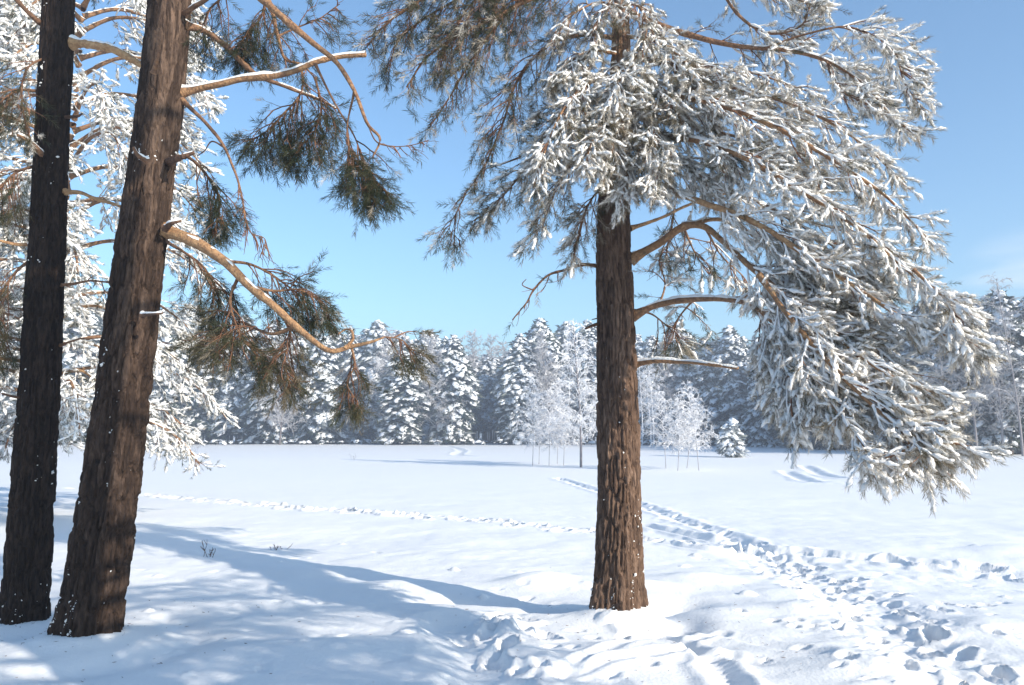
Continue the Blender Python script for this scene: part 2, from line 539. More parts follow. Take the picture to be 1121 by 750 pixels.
def scatter(mb, temps, P, D, S, tint, jit=.35, offs=None):
    """stamp the templates along directions D at P"""
    P = np.asarray(P, float); D = np.asarray(D, float); S = np.broadcast_to(np.asarray(S, float), (len(P),))
    if len(P) == 0:
        return
    Fm = frames(D, jit)
    which = rng.integers(0, len(temps), len(P))
    tint = np.broadcast_to(np.asarray(tint, float), (len(P),))
    for k, (V, tr, qd) in enumerate(temps):
        m = np.nonzero(which == k)[0]
        if len(m) == 0:
            continue
        W = np.einsum('va,nab->nvb', V, Fm[m]) * S[m][:, None, None] + P[m][:, None, :]
        o = np.arange(len(m))[:, None, None] * len(V)
        tt = tint[m][:, None] + rng.normal(0, .05, (len(m), len(V)))
        mb.add(W.reshape(-1, 3), tris=(tr[None] + o).reshape(-1, 3), quads=(qd[None] + o).reshape(-1, 4), tint=tt.ravel())


def grow(P, t0=.3, t1=1.0, nsec=12, slen=.5, bias=(0, 0, -.3), droop=.25, spread=.85, tstep=.05, tlen=(.055, .145), flat=.6, taper=.85):
    """side shoots of a limb P (M,3): returns sec polylines, ter polylines, tuft points and directions"""
    s = arclen(P); s /= s[-1]
    bias = np.array(bias, float)
    sec, ter, tp, td = [], [], [], []
    TT = norm(np.gradient(P, axis=0))
    for k in range(nsec):
        t = t0 + (t1 - t0) * ((k + rng.random()) / nsec) ** .9
        p = np.array([np.interp(t, s, P[:, c]) for c in range(3)])
        T = norm(np.array([np.interp(t, s, TT[:, c]) for c in range(3)]))
        A = norm(np.cross(T, np.array([0, 0, 1.0]) + 1e-3)); B = np.cross(A, T)
        ph = (0 if k % 2 else math.pi) + rng.normal(0, flat)
        d = norm(T * rng.uniform(.45, .95) + spread * (A * math.cos(ph) + B * math.sin(ph)) + bias * .5)
        L = slen * rng.uniform(.65, 1.25) * (1 - taper * max(0, (t - .55)) / .45)
        K = 6
        q = [p]
        for i in range(K - 1):
            d = norm(d + np.array([0, 0, -1.0]) * droop * .35 + bias * .25 + rng.normal(0, .13, 3))
            q.append(q[-1] + d * L / (K - 1))
        q = np.array(q); sec.append(q)
        ss = arclen(q); n3 = max(2, int(L / tstep))
        tq = norm(np.gradient(q, axis=0))
        for i in range(n3):
            u = ss[-1] * (.15 + .85 * (i + rng.random()) / n3)
            pp = np.array([np.interp(u, ss, q[:, c]) for c in range(3)])
            t3 = np.array([np.interp(u, ss, tq[:, c]) for c in range(3)])
            A = norm(np.cross(t3, np.array([0, 0, 1.0]) + 1e-3)); B = np.cross(A, t3)
            ph = (0 if i % 2 else math.pi) + rng.normal(0, .8)
            d3 = norm(t3 * .8 + .75 * (A * math.cos(ph) + B * math.sin(ph)) + bias * .35)
            l3 = rng.uniform(*tlen)
            r = [pp]
            for c in range(3):
                d3 = norm(d3 + bias * .15 + rng.normal(0, .16, 3))
                r.append(r[-1] + d3 * l3 / 3)
            ter.append(r)
            tp.append(r[-1]); td.append(d3)
            if l3 > .12:
                tp.append(r[2]); td.append(norm(d3 + rng.normal(0, .5, 3)))
        tp.append(q[-1]); td.append(d)
        tp.append(q[-2]); td.append(norm(d + rng.normal(0, .4, 3)))
    return dict(sec=np.array(sec), ter=np.array(ter), tp=np.array(tp), td=np.array(td))


def limb_tube(mb, P, R, tint, sides=10, kn=.17):
    th = np.arange(sides) * 2 * math.pi / sides
    T = norm(np.gradient(P, axis=0))
    A = norm(np.cross(T, np.array([0.03, 0.02, 1.0]))); B = np.cross(A, T)
    n = len(P)
    s = arclen(P)
    wob = 1 + kn * 2 * vnoise(np.repeat(s[:, None] * 7, sides, 1) + 31 * R[0], np.broadcast_to(th * 1.2, (n, sides)), 5)
    V = P[:, None] + (R[:, None] * wob)[..., None] * (A[:, None] * np.cos(th)[None, :, None] + B[:, None] * np.sin(th)[None, :, None])
    i = np.arange(n - 1)[:, None]; j = np.arange(sides)[None]
    q = np.stack([i * sides + j, i * sides + (j + 1) % sides, (i + 1) * sides + (j + 1) % sides, (i + 1) * sides + j], -1).reshape(-1, 4)
    V = V.reshape(-1, 3)
    c = len(V)
    V = np.vstack([V, P[-1] + T[-1] * R[-1] * .6])
    jj = np.arange(sides)
    tr = np.stack([(n - 1) * sides + jj, (n - 1) * sides + (jj + 1) % sides, np.full(sides, c)], 1)
    mb.add(V, tris=tr, quads=q, tint=tint)


def snow_ridge(mb, P, R, cover=.8, th=.8, seed=0):
    """lumpy ridge of snow lying along the top of a limb, with gaps"""
    n = max(12, int(arclen(P)[-1] / .03))
    s = arclen(P); ss = np.linspace(0, s[-1], n)
    Q = np.stack([np.interp(ss, s, P[:, k]) for k in range(3)], 1)
    r = np.interp(ss, s, R)
    T = norm(np.gradient(Q, axis=0))
    up = norm(np.array([0, 0, 1.0]) - T * T[:, 2:3])
    horiz = np.sqrt(np.clip(1 - T[:, 2] ** 2, 0, 1))
    A = np.cross(T, up)
    nz = vnoise(ss * 2.2 + seed * 13.7, ss * 0 + seed, 6) + .5
    nz2 = vnoise(ss * 14 + seed * 3.7, ss * 0 + seed, 16)
    h = np.clip((nz - (1 - cover) * 1.0) * 5, 0, 1) * (1 + .7 * nz2) * horiz * th
    wd = r * (.55 + .35 * np.clip(h, 0, 1)) + .001
    ht = (r * .55 + .010) * h
    phs = np.linspace(0, math.pi, 7)
    V = Q[:, None] + up[:, None] * (r * .62 - .004)[:, None, None] + A[:, None] * (wd[:, None] * np.cos(phs))[..., None] + up[:, None] * ((ht[:, None] + r[:, None] * .05) * np.sin(phs))[..., None]
    m = 7
    i = np.arange(n - 1)[:, None]; j = np.arange(m - 1)[None]
    q = np.stack([i * m + j, (i + 1) * m + j, (i + 1) * m + j + 1, i * m + j + 1], -1)
    keep = (h[:-1] > .02) | (h[1:] > .02)
    q = q[keep].reshape(-1, 4)
    if len(q):
        mb.add(V.reshape(-1, 3), quads=q, tint=.7)


def pxpath(pts):
    return np.array([at(*p) for p in pts])


class Pine:
    """a pine of which trunk, limbs, twigs, needles and snow are separate parts"""
    def __init__(self, loc, label, group=None):
        self.root = thing("pine_tree", loc, label, "tree", group)

    def trunk(self, pts, cu=.036, cv=.27, amp=.027, mat=None, dv=.010, tint_fn=None, snow=0, snow_fn=None, ext=0.0):
        """pts rows: px, py, depth, half width px"""
        C = np.array([np.append(at(a, b, d), w * d / F / math.sqrt(1 + ((a - 560) / F) ** 2)) for a, b, d, w in pts])
        n0 = int(abs(C[-1, 2] - C[0, 2]) / dv)
        P = smooth(C, n0)
        # start below the snow
        ds = np.arange(-.35, 0, dv)
        d0 = norm(P[1, :3] - P[0, :3])
        low = np.hstack([P[0, :3] + ds[:, None] * d0, np.full((len(ds), 1), P[0, 3])])
        P = np.vstack([low, P])
        s = np.concatenate([ds, arclen(P[len(ds):, :3])])
        Rm = P[:, 3]
        R0 = float(np.median(Rm[:len(Rm) // 2]))
        nA = max(8, int(round(2 * math.pi * R0 / cu)))
        nth = int(2 * math.pi * R0 / .0085)
        th = np.arange(nth) * 2 * math.pi / nth
        a = np.broadcast_to(th / (2 * math.pi) * nA, (len(P), nth)).copy()
        b = np.broadcast_to((s / cv)[:, None], (len(P), nth)).copy()
        b0 = b.copy()
        a += .75 * vnoise(a * 1.0, b0 * .5, 31, nA) + .30 * vnoise(a * 2.0, b0 * 1.7, 32, 2 * nA)
        b += .35 * vnoise(a * 1.0, b0 * .7, 33, nA) + .25 * vnoise(a * 2.0, b0 * 3, 34, 2 * nA)
        ai = np.floor(a).astype(np.int64); bi = np.floor(b).astype(np.int64)
        F1 = np.full(a.shape, 9.0); F2 = np.full(a.shape, 9.0); ID = np.zeros(a.shape)
        for di in (-1, 0, 1):
            for dj in (-1, 0, 1):
                ci = (ai + di) % nA; cj = bi + dj
                fx = ai + di + .15 + .7 * hash2(ci, cj, 1); fy = cj + .1 + .8 * hash2(ci, cj, 2)
                dd = np.hypot(a - fx, b - fy)
                cl = dd < F1
                F2 = np.where(cl, F1, np.minimum(F2, dd)); ID = np.where(cl, hash2(ci, cj, 3), ID); F1 = np.where(cl, dd, F1)
        m = np.clip((F2 - F1) / .36, 0, 1); m = m * m * (3 - 2 * m)
        hgt = s[:, None]
        fl = .27 * np.exp(-np.clip(hgt - .05, 0, 9) / .28) * (1 + .55 * np.cos(th * 5 + 1.1)[None])
        lump = .05 * vnoise(a * .35, b * .3, 51) * 2
        ampf = amp * np.clip(1.15 - hgt / 7.0, .35, 1)
        R = Rm[:, None] * (1 + fl + lump) + ampf * (m - .7) + ampf * .25 * (ID - .5) * 2 + ampf * .5 * vnoise(a * 3.3, b * 1.4, 61) + ampf * .3 * vnoise(a * 6.0, b * 7, 62)
        T = norm(np.gradient(P[:, :3], axis=0))
        A = norm(np.cross(np.array([0, 1.0, 0]), T)); B = np.cross(T, A)
        nrm = A[:, None] * np.cos(th)[None, :, None] + B[:, None] * np.sin(th)[None, :, None]
        V = P[:, None, :3] + R[..., None] * nrm
        i = np.arange(len(P) - 1)[:, None]; j = np.arange(nth)[None]
        q = np.stack([i * nth + j, i * nth + (j + 1) % nth, (i + 1) * nth + (j + 1) % nth, (i + 1) * nth + j], -1).reshape(-1, 4)
        tint = .17 + .26 * ID + .16 * vnoise(a * .3, b * .2, 71)
        if tint_fn is not None:
            tint = tint_fn(tint, hgt, a, b)
        mb = MB(); mb.add(V.reshape(-1, 3), quads=q, tint=tint.ravel())
        self.trunk_o = mb.build("trunk", mat or M_bark, self.root)
        self.axis = P
        if snow:
            w = snow_fn(th[None, :], hgt) * (.25 + 1.0 * (1 - m)) * np.ones_like(R)
            w *= (vnoise(a * .45, b * .4, 91) + .5 + .35 * vnoise(a * 1.3, b * 1.2, 92)).clip(0, 2) ** 6 * 30
            w = np.where(hgt < .02, 0, w).ravel()
            pick = rng.choice(w.size, snow, p=w / w.sum())
            pos = V.reshape(-1, 3)[pick] - nrm.reshape(-1, 3)[pick] * .002
            nn = nrm.reshape(-1, 3)[pick]
            tang = norm(np.cross(nn, rng.normal(size=nn.shape)))
            size = rng.uniform(.10, .36, snow) * np.where(rng.random(snow) < .15, 1.8, 1)
            sm = MB(); scatter(sm, LUMPS, pos, tang, size, .7, .9)
            tag(sm.build("bark_snow", M_snow, self.trunk_o), kind='stuff')

    def limb(self, pts, r0, r1, tint=.6, cover=0.0, snow_th=1.0, foliage=None, tw_tint=.35, world=False, name="limb", sides=10):
        P = smooth(np.array(pts) if world else pxpath(pts), 40)
        # small natural wander
        s = arclen(P)
        P[1:, 2] += .015 * vnoise(s[1:] * 5, s[1:] * 0 + r0 * 1000, 3) * np.linspace(.3, 1, len(P) - 1)
        R = r0 + (r1 - r0) * np.linspace(0, 1, len(P)) ** .8
        R[:3] *= np.array([1.5, 1.25, 1.08])
        for kk in rng.integers(4, 36, 4):
            R[kk] *= rng.uniform(1.05, 1.22)
        mb = MB(); limb_tube(mb, P, R, tint, sides)
        o = mb.build(name, M_limb, self.root)
        sm, nm, wm = MB(), MB(), MB()
        if cover > 0:
            snow_ridge(sm, P, R, cover, snow_th, int(abs(P[0, 0] * 100 + P[-1, 2] * 37)) % 97)
        if foliage:
            fs = foliage if isinstance(foliage, list) else [foliage]
            for f in fs:
                f = dict(f)
                psnow = f.pop('psnow', .5); frost = f.pop('frost', .2); tsz = f.pop('size', 1.0); tint_n = f.pop('ntint', .2); bl = f.pop('blob', 1.0); den = f.pop('den', 1.0)
                tws = f.pop('tws', 1.0); clump = f.pop('clump', .0); lite = f.pop('lite', False)
                g = grow(P, **f)
                nS = len(g['sec'])
                tubes(wm, g['sec'], np.linspace(.0062, .0026, 6)[None] * np.ones((nS, 1)) * tws, 4, tw_tint + rng.normal(0, .1, nS))
                tubes(wm, g['ter'], np.linspace(.0030, .0016, 4)[None] * np.ones((len(g['ter']), 1)) * tws, 3, tw_tint - .05 + rng.normal(0, .1, len(g['ter'])) + .5 * frost)
                tp, td = g['tp'], g['td']
                keep = rng.random(len(tp)) < den
                tp, td = tp[keep], td[keep]
                fr = np.where(rng.random(len(tp)) < frost, rng.uniform(.5, .85, len(tp)), np.clip(rng.normal(tint_n, .10, len(tp)), 0, .5))
                scatter(nm, TUFTS_L if lite else TUFTS, tp, td, rng.uniform(.85, 1.4, len(tp)) * tsz, fr)
                cl = 1.9 * (vnoise(tp[:, 0] * 3.1 + 7, tp[:, 2] * 3.1 + tp[:, 1] * 1.7, 44) + .6 * vnoise(tp[:, 0] * 7 + 7, tp[:, 2] * 7 + tp[:, 1] * 4, 45))
                ms = rng.random(len(tp)) < psnow + clump * cl
                if ms.any():
                    sp_, sd_ = tp[ms], td[ms] * [1, 1, .8]
                    ns = len(sp_)
                    scatter(sm, BLOBS, sp_, sd_, rng.uniform(.65, 1.2, ns) * tsz * bl, .6, .25)
                    scatter(nm, FINE_L if lite else FINE, sp_ + [0, 0, .012], sd_, rng.uniform(.9, 1.25, ns) * tsz * (.4 + .6 * bl), rng.uniform(.75, 1.0, ns))
                    # lines of snow along the twigs
                    m2 = rng.random(nS) < psnow
                    if m2.any():
                        Q = g['sec'][m2].copy(); Q[..., 2] += .006
                        tubes(sm, Q, np.linspace(.009, .007, 6)[None] * np.ones((len(Q), 1)) * rng.uniform(.6, 1.3, (len(Q), 6)) * tws, 5, .6)
                    m3 = rng.random(len(g['ter'])) < psnow * .8
                    if m3.any():
                        Q = g['ter'][m3].copy(); Q[..., 2] += .004
                        tubes(sm, Q, np.linspace(.007, .006, 4)[None] * rng.uniform(.5, 1.3, (len(Q), 4)) * tws, 4, .6)
        if wm.v: wm.build("twigs", M_twig, o)
        if nm.v: nm.build("needles", M_needle, o)
        if sm.v: tag(sm.build("snow_cover", M_snow, o), kind='stuff')
        return o

    def bare_twigs(self, pts, r0, n=8, L=.25, tint=.25, bias=(0, 0, -.3), t0=.2, rt=.004, parent=None):
        pass


def gz(p):
    return ground_z(p[0], p[1])


# ------------------------------------------------------------------ the big pine on the right of the middle
def upper_orange(start, full):
    def f(t, h, a, b):
        k = np.clip((h - start) / (full - start), 0, 1)
        return t * (1 - k) + k * (.72 + .25 * vnoise(a * .6, b * .8, 5) * 2)
    return f


p = at(675, 668, 7.23); p[2] = gz(p)
big = Pine(p, "tall pine standing alone in the open snow with its snow-laden boughs reaching to the right", "big pines in the near snow")
D0 = 7.23
big.trunk([(675, 670, D0, 23), (677, 600, D0, 23.2), (677.5, 540, D0, 22.6), (676.5, 470, D0, 21.6), (675, 400, D0, 20.6), (673, 320, D0, 19.6), (671, 250, D0, 18.4), (673, 180, D0, 15.5),
           (678, 100, D0, 12.5), (680, 40, D0, 10), (680, 0, D0, 8.8), (682, -130, D0, 6.5), (684, -300, D0, 3)],
          tint_fn=upper_orange(3.9, 4.8), snow=300, snow_fn=lambda th, h: np.exp(-np.clip(h, 0, 9) / .30) * 1.6 + .006 + .004 * (np.cos(th - 2.6) + 1))

HB = dict(clump=.55, tws=1.15, bias=(.35, -.12, -.45), psnow=.78, frost=.52, den=1.0, ntint=.40, size=.72, flat=.8, blob=1.0)
HBup = dict(HB, bias=(.35, -.1, -.15), size=.70, psnow=.75)
CV = .85


def L(pts, r0, r1, **k):
    # the sunny-side boughs come well forward, towards the light
    fk = float(np.interp(pts[-1][1], [150, 260, 400, 480], [.80, .92, 1.18, 1.34]))
    pts = [(a, b, D0 - fk * (D0 - d) if d < D0 - .3 else d) for a, b, d in pts]
    (a1, b1, d1), (a0, b0, d0) = pts[-1], pts[-2]
    if a1 > 900:                                   # leave room for the end shoots
        pts[-1] = (a1 - 22, b1 - (16 if b1 > 380 else 4), d1)
        if a0 > 950:
            pts[-2] = (a0 - 10, b0 - (8 if b0 > 380 else 2), d0)
    if pts[-1][1] > 340 and isinstance(k.get('foliage'), dict) and k['foliage'].get('psnow', 0) > .7:
        k['foliage'] = dict(k['foliage'], psnow=.92, blob=1.1, frost=.6, den=.84)
    return big.limb(pts, r0, r1, **k)


# top spray out to the upper right
L([(682, 10, D0), (718, 26, 7.0), (760, 40, 6.8), (810, 51, 6.6), (860, 55, 6.4), (905, 66, 6.2), (945, 92, 6.0), (985, 128, 5.8), (1022, 150, 5.7)], .034, .007, tint=.42, cover=.5,
  foliage=[dict(HBup, t0=.62, nsec=34, slen=0.31), dict(HBup, t0=.2, t1=.6, nsec=11, slen=0.26, psnow=.2, frost=.1, bias=(.2, 0, .1))])
L([(840, 53, 6.45), (880, 38, 6.3), (930, 30, 6.2), (975, 52, 6.0), (1000, 92, 5.9), (1030, 120, 5.8)], .012, .004, tint=.3, cover=.4, foliage=dict(HBup, t0=.3, nsec=30, slen=0.28), name="limb")
L([(786, -20, 6.7), (806, 14, 6.6), (838, 36, 6.5), (875, 30, 6.4), (910, 8, 6.3)], .018, .006, tint=.4, cover=.4, foliage=dict(HBup, t0=.4, nsec=20, slen=0.26))
L([(684, -40, D0), (740, -46, 6.9), (800, -35, 6.6), (850, -10, 6.4), (890, 5, 6.3), (930, 12, 6.2)], .03, .006, tint=.5, cover=.4, foliage=dict(HBup, t0=.3, nsec=30, slen=0.31))
L([(905, 66, 6.2), (915, 95, 6.1), (940, 110, 6.0), (970, 118, 5.9)], .009, .003, tint=.3, cover=.3, foliage=dict(HBup, t0=.2, nsec=11, slen=0.24))
# the main fan of boughs
L([(682, 62, D0), (730, 70, 6.8), (790, 92, 6.4), (850, 108, 6.1), (905, 132, 5.8), (955, 160, 5.6), (1005, 198, 5.4)], .030, .006, cover=CV, foliage=dict(HB, t0=.12, nsec=43, slen=0.36))
L([(682, 105, D0), (730, 104, 6.7), (790, 116, 6.2), (850, 140, 5.9), (920, 180, 5.6), (985, 222, 5.4), (1040, 268, 5.2)], .034, .006, cover=CV, foliage=dict(HB, t0=.12, nsec=52, slen=0.40))
L([(678, 150, D0), (740, 150, 6.7), (800, 165, 6.2), (870, 205, 5.8), (940, 250, 5.5), (1000, 295, 5.3), (1045, 325, 5.2)], .036, .006, cover=CV, foliage=dict(HB, t0=.25, nsec=52, slen=0.41))
L([(1000, 295, 5.3), (1035, 330, 5.2), (1065, 370, 5.15), (1095, 398, 5.1)], .010, .004, cover=.5, foliage=dict(HB, t0=.05, nsec=24, slen=0.22))
L([(676, 205, D0), (720, 206, 6.9), (770, 222, 6.5), (820, 240, 6.1), (880, 278, 5.8), (945, 320, 5.5), (1000, 350, 5.3), (1060, 385, 5.2)], .036, .006, tint=.75, cover=.6, foliage=dict(HB, t0=.38, nsec=43, slen=0.40))
L([(690, 284, D0), (722, 266, 7.1), (748, 248, 6.9), (772, 249, 6.7), (800, 272, 6.4), (832, 302, 6.1), (880, 340, 5.8), (940, 388, 5.5), (1000, 428, 5.3), (1055, 448, 5.2)], .042, .006, tint=.62, cover=.55, snow_th=.8, foliage=dict(HB, t0=.46, nsec=47, slen=0.36))
L([(748, 248, 6.9), (790, 240, 6.6), (830, 262, 6.3), (870, 300, 6.0), (920, 340, 5.7), (960, 380, 5.5)], .022, .005, tint=.75, cover=.6, foliage=dict(HB, t0=.3, nsec=34, slen=0.34))
L([(832, 302, 6.1), (868, 352, 5.8), (918, 408, 5.5), (975, 460, 5.3), (1030, 488, 5.2), (1085, 506, 5.1)], .020, .005, tint=.6, cover=.6, foliage=dict(HB, t0=.12, nsec=43, slen=0.33))
L([(692, 346, D0), (722, 333, 7.1), (760, 327, 6.9), (800, 328, 6.6), (828, 336, 6.3), (858, 366, 6.0), (888, 410, 5.7), (922, 455, 5.4), (950, 495, 5.2), (966, 520, 5.1)], .036, .006, tint=.5, cover=.8, snow_th=.9, foliage=dict(HB, t0=.52, nsec=43, slen=0.33))
L([(828, 336, 6.3), (848, 380, 6.0), (862, 415, 5.8), (868, 445, 5.7)], .016, .005, tint=.5, cover=.6, foliage=dict(HB, t0=.0, nsec=30, slen=0.31, bias=(.05, -.12, -.6)))
L([(858, 366, 6.0), (900, 385, 5.7), (930, 425, 5.5), (945, 465, 5.35)], .014, .005, tint=.5, cover=.6, foliage=dict(HB, t0=.05, nsec=30, slen=0.31))
L([(800, 328, 6.6), (838, 322, 6.2), (868, 340, 5.9), (895, 380, 5.6), (905, 430, 5.4)], .014, .005, tint=.5, cover=.7, foliage=dict(HB, t0=.25, nsec=34, slen=0.33))
L([(975, 460, 5.3), (1005, 495, 5.2), (985, 520, 5.15)], .009, .004, cover=.5, foliage=dict(HB, t0=.05, nsec=13, slen=0.21))
# the bright boughs coming straight forward in front of the stem
L([(680, 88, D0), (660, 84, 6.9), (635, 98, 6.6), (612, 128, 6.4), (596, 168, 6.3), (584, 205, 6.25)], .022, .005, tint=.55, cover=CV, foliage=dict(HB, t0=.1, nsec=41, slen=0.31, bias=(-.15, -.1, -.45), psnow=.75, frost=.4))
L([(682, 108, D0), (690, 112, 6.8), (672, 128, 6.5), (650, 150, 6.3), (640, 185, 6.2)], .022, .005, tint=.55, cover=CV, foliage=dict(HB, t0=.1, nsec=37, slen=0.29, bias=(0, -.2, -.4)))
L([(682, 120, D0), (706, 122, 6.8), (716, 140, 6.5), (716, 170, 6.3), (712, 210, 6.2)], .020, .005, tint=.6, cover=CV, foliage=dict(HB, t0=.1, nsec=37, slen=0.29, bias=(.1, -.2, -.5)))
L([(682, 40, D0), (715, 44, 6.8), (745, 62, 6.5), (765, 92, 6.3), (775, 130, 6.2)], .020, .005, tint=.6, cover=CV, foliage=dict(HB, t0=.1, nsec=37, slen=0.31))
L([(680, 60, D0), (650, 56, 6.9), (625, 66, 6.7), (600, 90, 6.6)], .018, .005, tint=.55, cover=.7, foliage=dict(HB, t0=.2, nsec=30, slen=0.31, bias=(-.1, -.1, -.4), psnow=.6, frost=.35))
L([(672, 165, D0), (690, 170, 6.8), (688, 190, 6.6), (678, 225, 6.5)], .016, .004, tint=.55, cover=.7, foliage=dict(HB, t0=.3, nsec=20, slen=0.26, bias=(0, -.1, -.6)))
L([(680, 150, D0), (740, 170, 6.7), (775, 200, 6.4), (800, 235, 6.2)], .018, .005, tint=.7, cover=.7, foliage=dict(HB, t0=.35, nsec=26, slen=0.31))
# more bright boughs packed round the upper stem, facing the light
for pts in ([(680, 70, D0), (684, 72, 6.7), (676, 92, 6.4), (664, 118, 6.2)],
            [(680, 85, D0), (708, 88, 6.7), (735, 105, 6.4), (748, 140, 6.2)], [(678, 100, D0), (655, 108, 6.7), (628, 130, 6.5), (616, 165, 6.4)], [(676, 128, D0), (684, 132, 6.7), (672, 155, 6.5), (662, 190, 6.4)],
            [(674, 140, D0), (700, 150, 6.7), (725, 172, 6.5), (735, 210, 6.4)],
            [(690, 60, 7.0), (760, 72, 6.5), (815, 78, 6.2), (860, 92, 6.0), (900, 105, 5.9)], [(700, 125, 7.0), (770, 140, 6.5), (830, 160, 6.1), (890, 200, 5.8), (930, 235, 5.7)]):
    L(pts, .016, .004, tint=.5, cover=.8, foliage=dict(HB, t0=.12, nsec=26, slen=0.33, bias=(.1, -.15, -.4)))
for pts in ([(681, 5, D0), (650, 4, 6.9), (618, 22, 6.7), (600, 50, 6.6)], [(681, 2, D0), (700, 8, 6.8), (708, 26, 6.6), (704, 52, 6.5)], [(681, -10, D0), (668, 0, 6.8), (655, 22, 6.6), (650, 50, 6.5)]):
    L(pts, .014, .004, tint=.5, cover=.6, foliage=dict(HB, t0=.15, nsec=18, slen=.30, bias=(0, -.1, -.4), psnow=.35, frost=.35))
# the thick lower mass of the drooping boughs
for pts in ([(828, 336, 6.3), (850, 350, 6.0), (875, 380, 5.8), (900, 420, 5.6), (915, 455, 5.5)], [(880, 345, 5.9), (920, 375, 5.7), (960, 420, 5.5), (985, 455, 5.4)], [(850, 335, 6.1), (900, 345, 5.8), (950, 375, 5.6), (1000, 415, 5.4), (1040, 440, 5.3)],
            [(820, 290, 6.2), (860, 310, 5.9), (910, 330, 5.7), (950, 350, 5.5)], [(840, 225, 6.1), (890, 255, 5.8), (940, 290, 5.6), (985, 320, 5.4)], [(950, 430, 5.5), (990, 462, 5.35), (1040, 485, 5.2)], [(855, 380, 5.9), (866, 420, 5.75), (885, 455, 5.6)]):
    L(pts, .012, .004, tint=.5, cover=.8, foliage=dict(HB, t0=.05, nsec=24, slen=.34))
# the shaded side: boughs to the upper left with little snow
SH = dict(den=.74, bias=(-.15, 0, -.4), psnow=.0, frost=.32, ntint=.24, size=.95, flat=1.0)
L([(680, 0, D0), (640, -14, 7.2), (585, -2, 7.1), (540, 20, 7.0), (505, 38, 7.0), (470, 60, 6.9), (445, 95, 6.9)], .030, .006, tint=.4, cover=.3, foliage=dict(SH, t0=.15, nsec=40, slen=.48))
L([(684, -70, D0), (620, -70, 7.2), (540, -40, 7.1), (480, -10, 7.0), (430, 20, 7.0), (402, 50, 6.9)], .030, .006, tint=.4, cover=.2, foliage=dict(SH, t0=.2, nsec=46, slen=.55))
L([(678, 42, D0), (640, 38, 7.2), (600, 50, 7.1), (568, 85, 7.1), (552, 130, 7.0), (532, 178, 7.0), (510, 212, 7.0)], .024, .004, tint=.35, cover=.3, foliage=[dict(SH, t0=.1, t1=.7, nsec=30, slen=.42), dict(SH, t0=.7, nsec=9, slen=.28, den=.7)])
L([(683, -30, D0), (610, -30, 7.3), (560, 10, 7.3), (520, 60, 7.3), (490, 110, 7.3), (470, 140, 7.3)], .024, .004, tint=.35, cover=.3, foliage=dict(SH, t0=.2, nsec=35, slen=.42))
L([(676, 96, D0), (640, 110, 7.2), (605, 140, 7.1), (578, 180, 7.0), (550, 215, 7.0), (520, 240, 7.0)], .022, .004, tint=.4, cover=.4, foliage=[dict(SH, t0=.15, nsec=32, slen=.38, psnow=.3, frost=.55, ntint=.3), dict(SH, t0=.75, nsec=8, slen=.22)])
L([(674, 140, D0), (640, 160, 7.1), (615, 195, 7.0), (600, 230, 7.0), (585, 262, 7.0)], .018, .004, tint=.4, cover=.4, foliage=dict(SH, t0=.2, nsec=27, slen=.34, psnow=.25, frost=.6, ntint=.35))
L([(670, 200, D0), (650, 215, 7.1), (636, 245, 7.0), (628, 280, 7.0)], .014, .004, tint=.4, cover=.3, foliage=dict(SH, t0=.15, nsec=19, slen=.28, psnow=.2, frost=.6, ntint=.35))
L([(510, 212, 7.0), (500, 232, 7.0), (492, 250, 7.0), (506, 265, 7.0)], .006, .003, tint=.25, foliage=dict(SH, t0=0, nsec=12, slen=.22, frost=.3))
L([(570, 172, 7.1), (548, 180, 7.1), (528, 186, 7.1)], .010, .003, tint=.15, cover=.5, sides=7)
L([(640, -110, D0), (560, -90, 7.0), (500, -60, 6.9), (440, -30, 6.9)], .026, .006, tint=.4, foliage=dict(SH, t0=.2, nsec=35, slen=.5))
for pts in ([(684, -50, D0), (600, -60, 7.0), (540, -20, 6.9), (505, 20, 6.9), (480, 70, 6.9)], [(684, -60, D0), (590, -40, 7.2), (500, 0, 7.3), (440, 40, 7.3), (425, 80, 7.3)]):
    L(pts, .02, .004, tint=.4, cover=.3, foliage=dict(SH, t0=.25, nsec=36, slen=.46))
# bare and broken boughs low on the stem
L([(656, 291, D0), (638, 290, 7.15), (618, 296, 7.1), (600, 302, 7.05), (584, 318, 7.0), (576, 332, 7.0), (561, 351, 7.0)], .018, .005, tint=.25, cover=.4, foliage=dict(t0=.3, nsec=6, slen=.16, bias=(-.2, 0, -.4), psnow=.1, frost=.2, den=.15, droop=.4))
L([(584, 318, 7.0), (572, 312, 7.0), (576, 305, 7.0)], .007, .003, tint=.2, sides=6)
L([(657, 354, D0), (648, 356, 7.1), (641, 359, 7.05)], .016, .011, tint=.2, cover=.4, sides=8, name="broken_limb")
L([(657, 348, D0), (648, 350, 7.25)], .007, .004, tint=.1, sides=6, name="broken_limb")
L([(696, 398, D0), (716, 395, 7.1), (745, 396, 6.95), (775, 399, 6.8), (808, 403, 6.65)], .028, .012, tint=.62, cover=.98, snow_th=1.0, name="broken_limb")
L([(690, 250, D0), (720, 240, 7.3), (760, 222, 7.5), (800, 212, 7.6), (840, 225, 7.7)], .02, .006, tint=.7, cover=.3, foliage=dict(HB, t0=.5, nsec=12, slen=.4, psnow=.4))
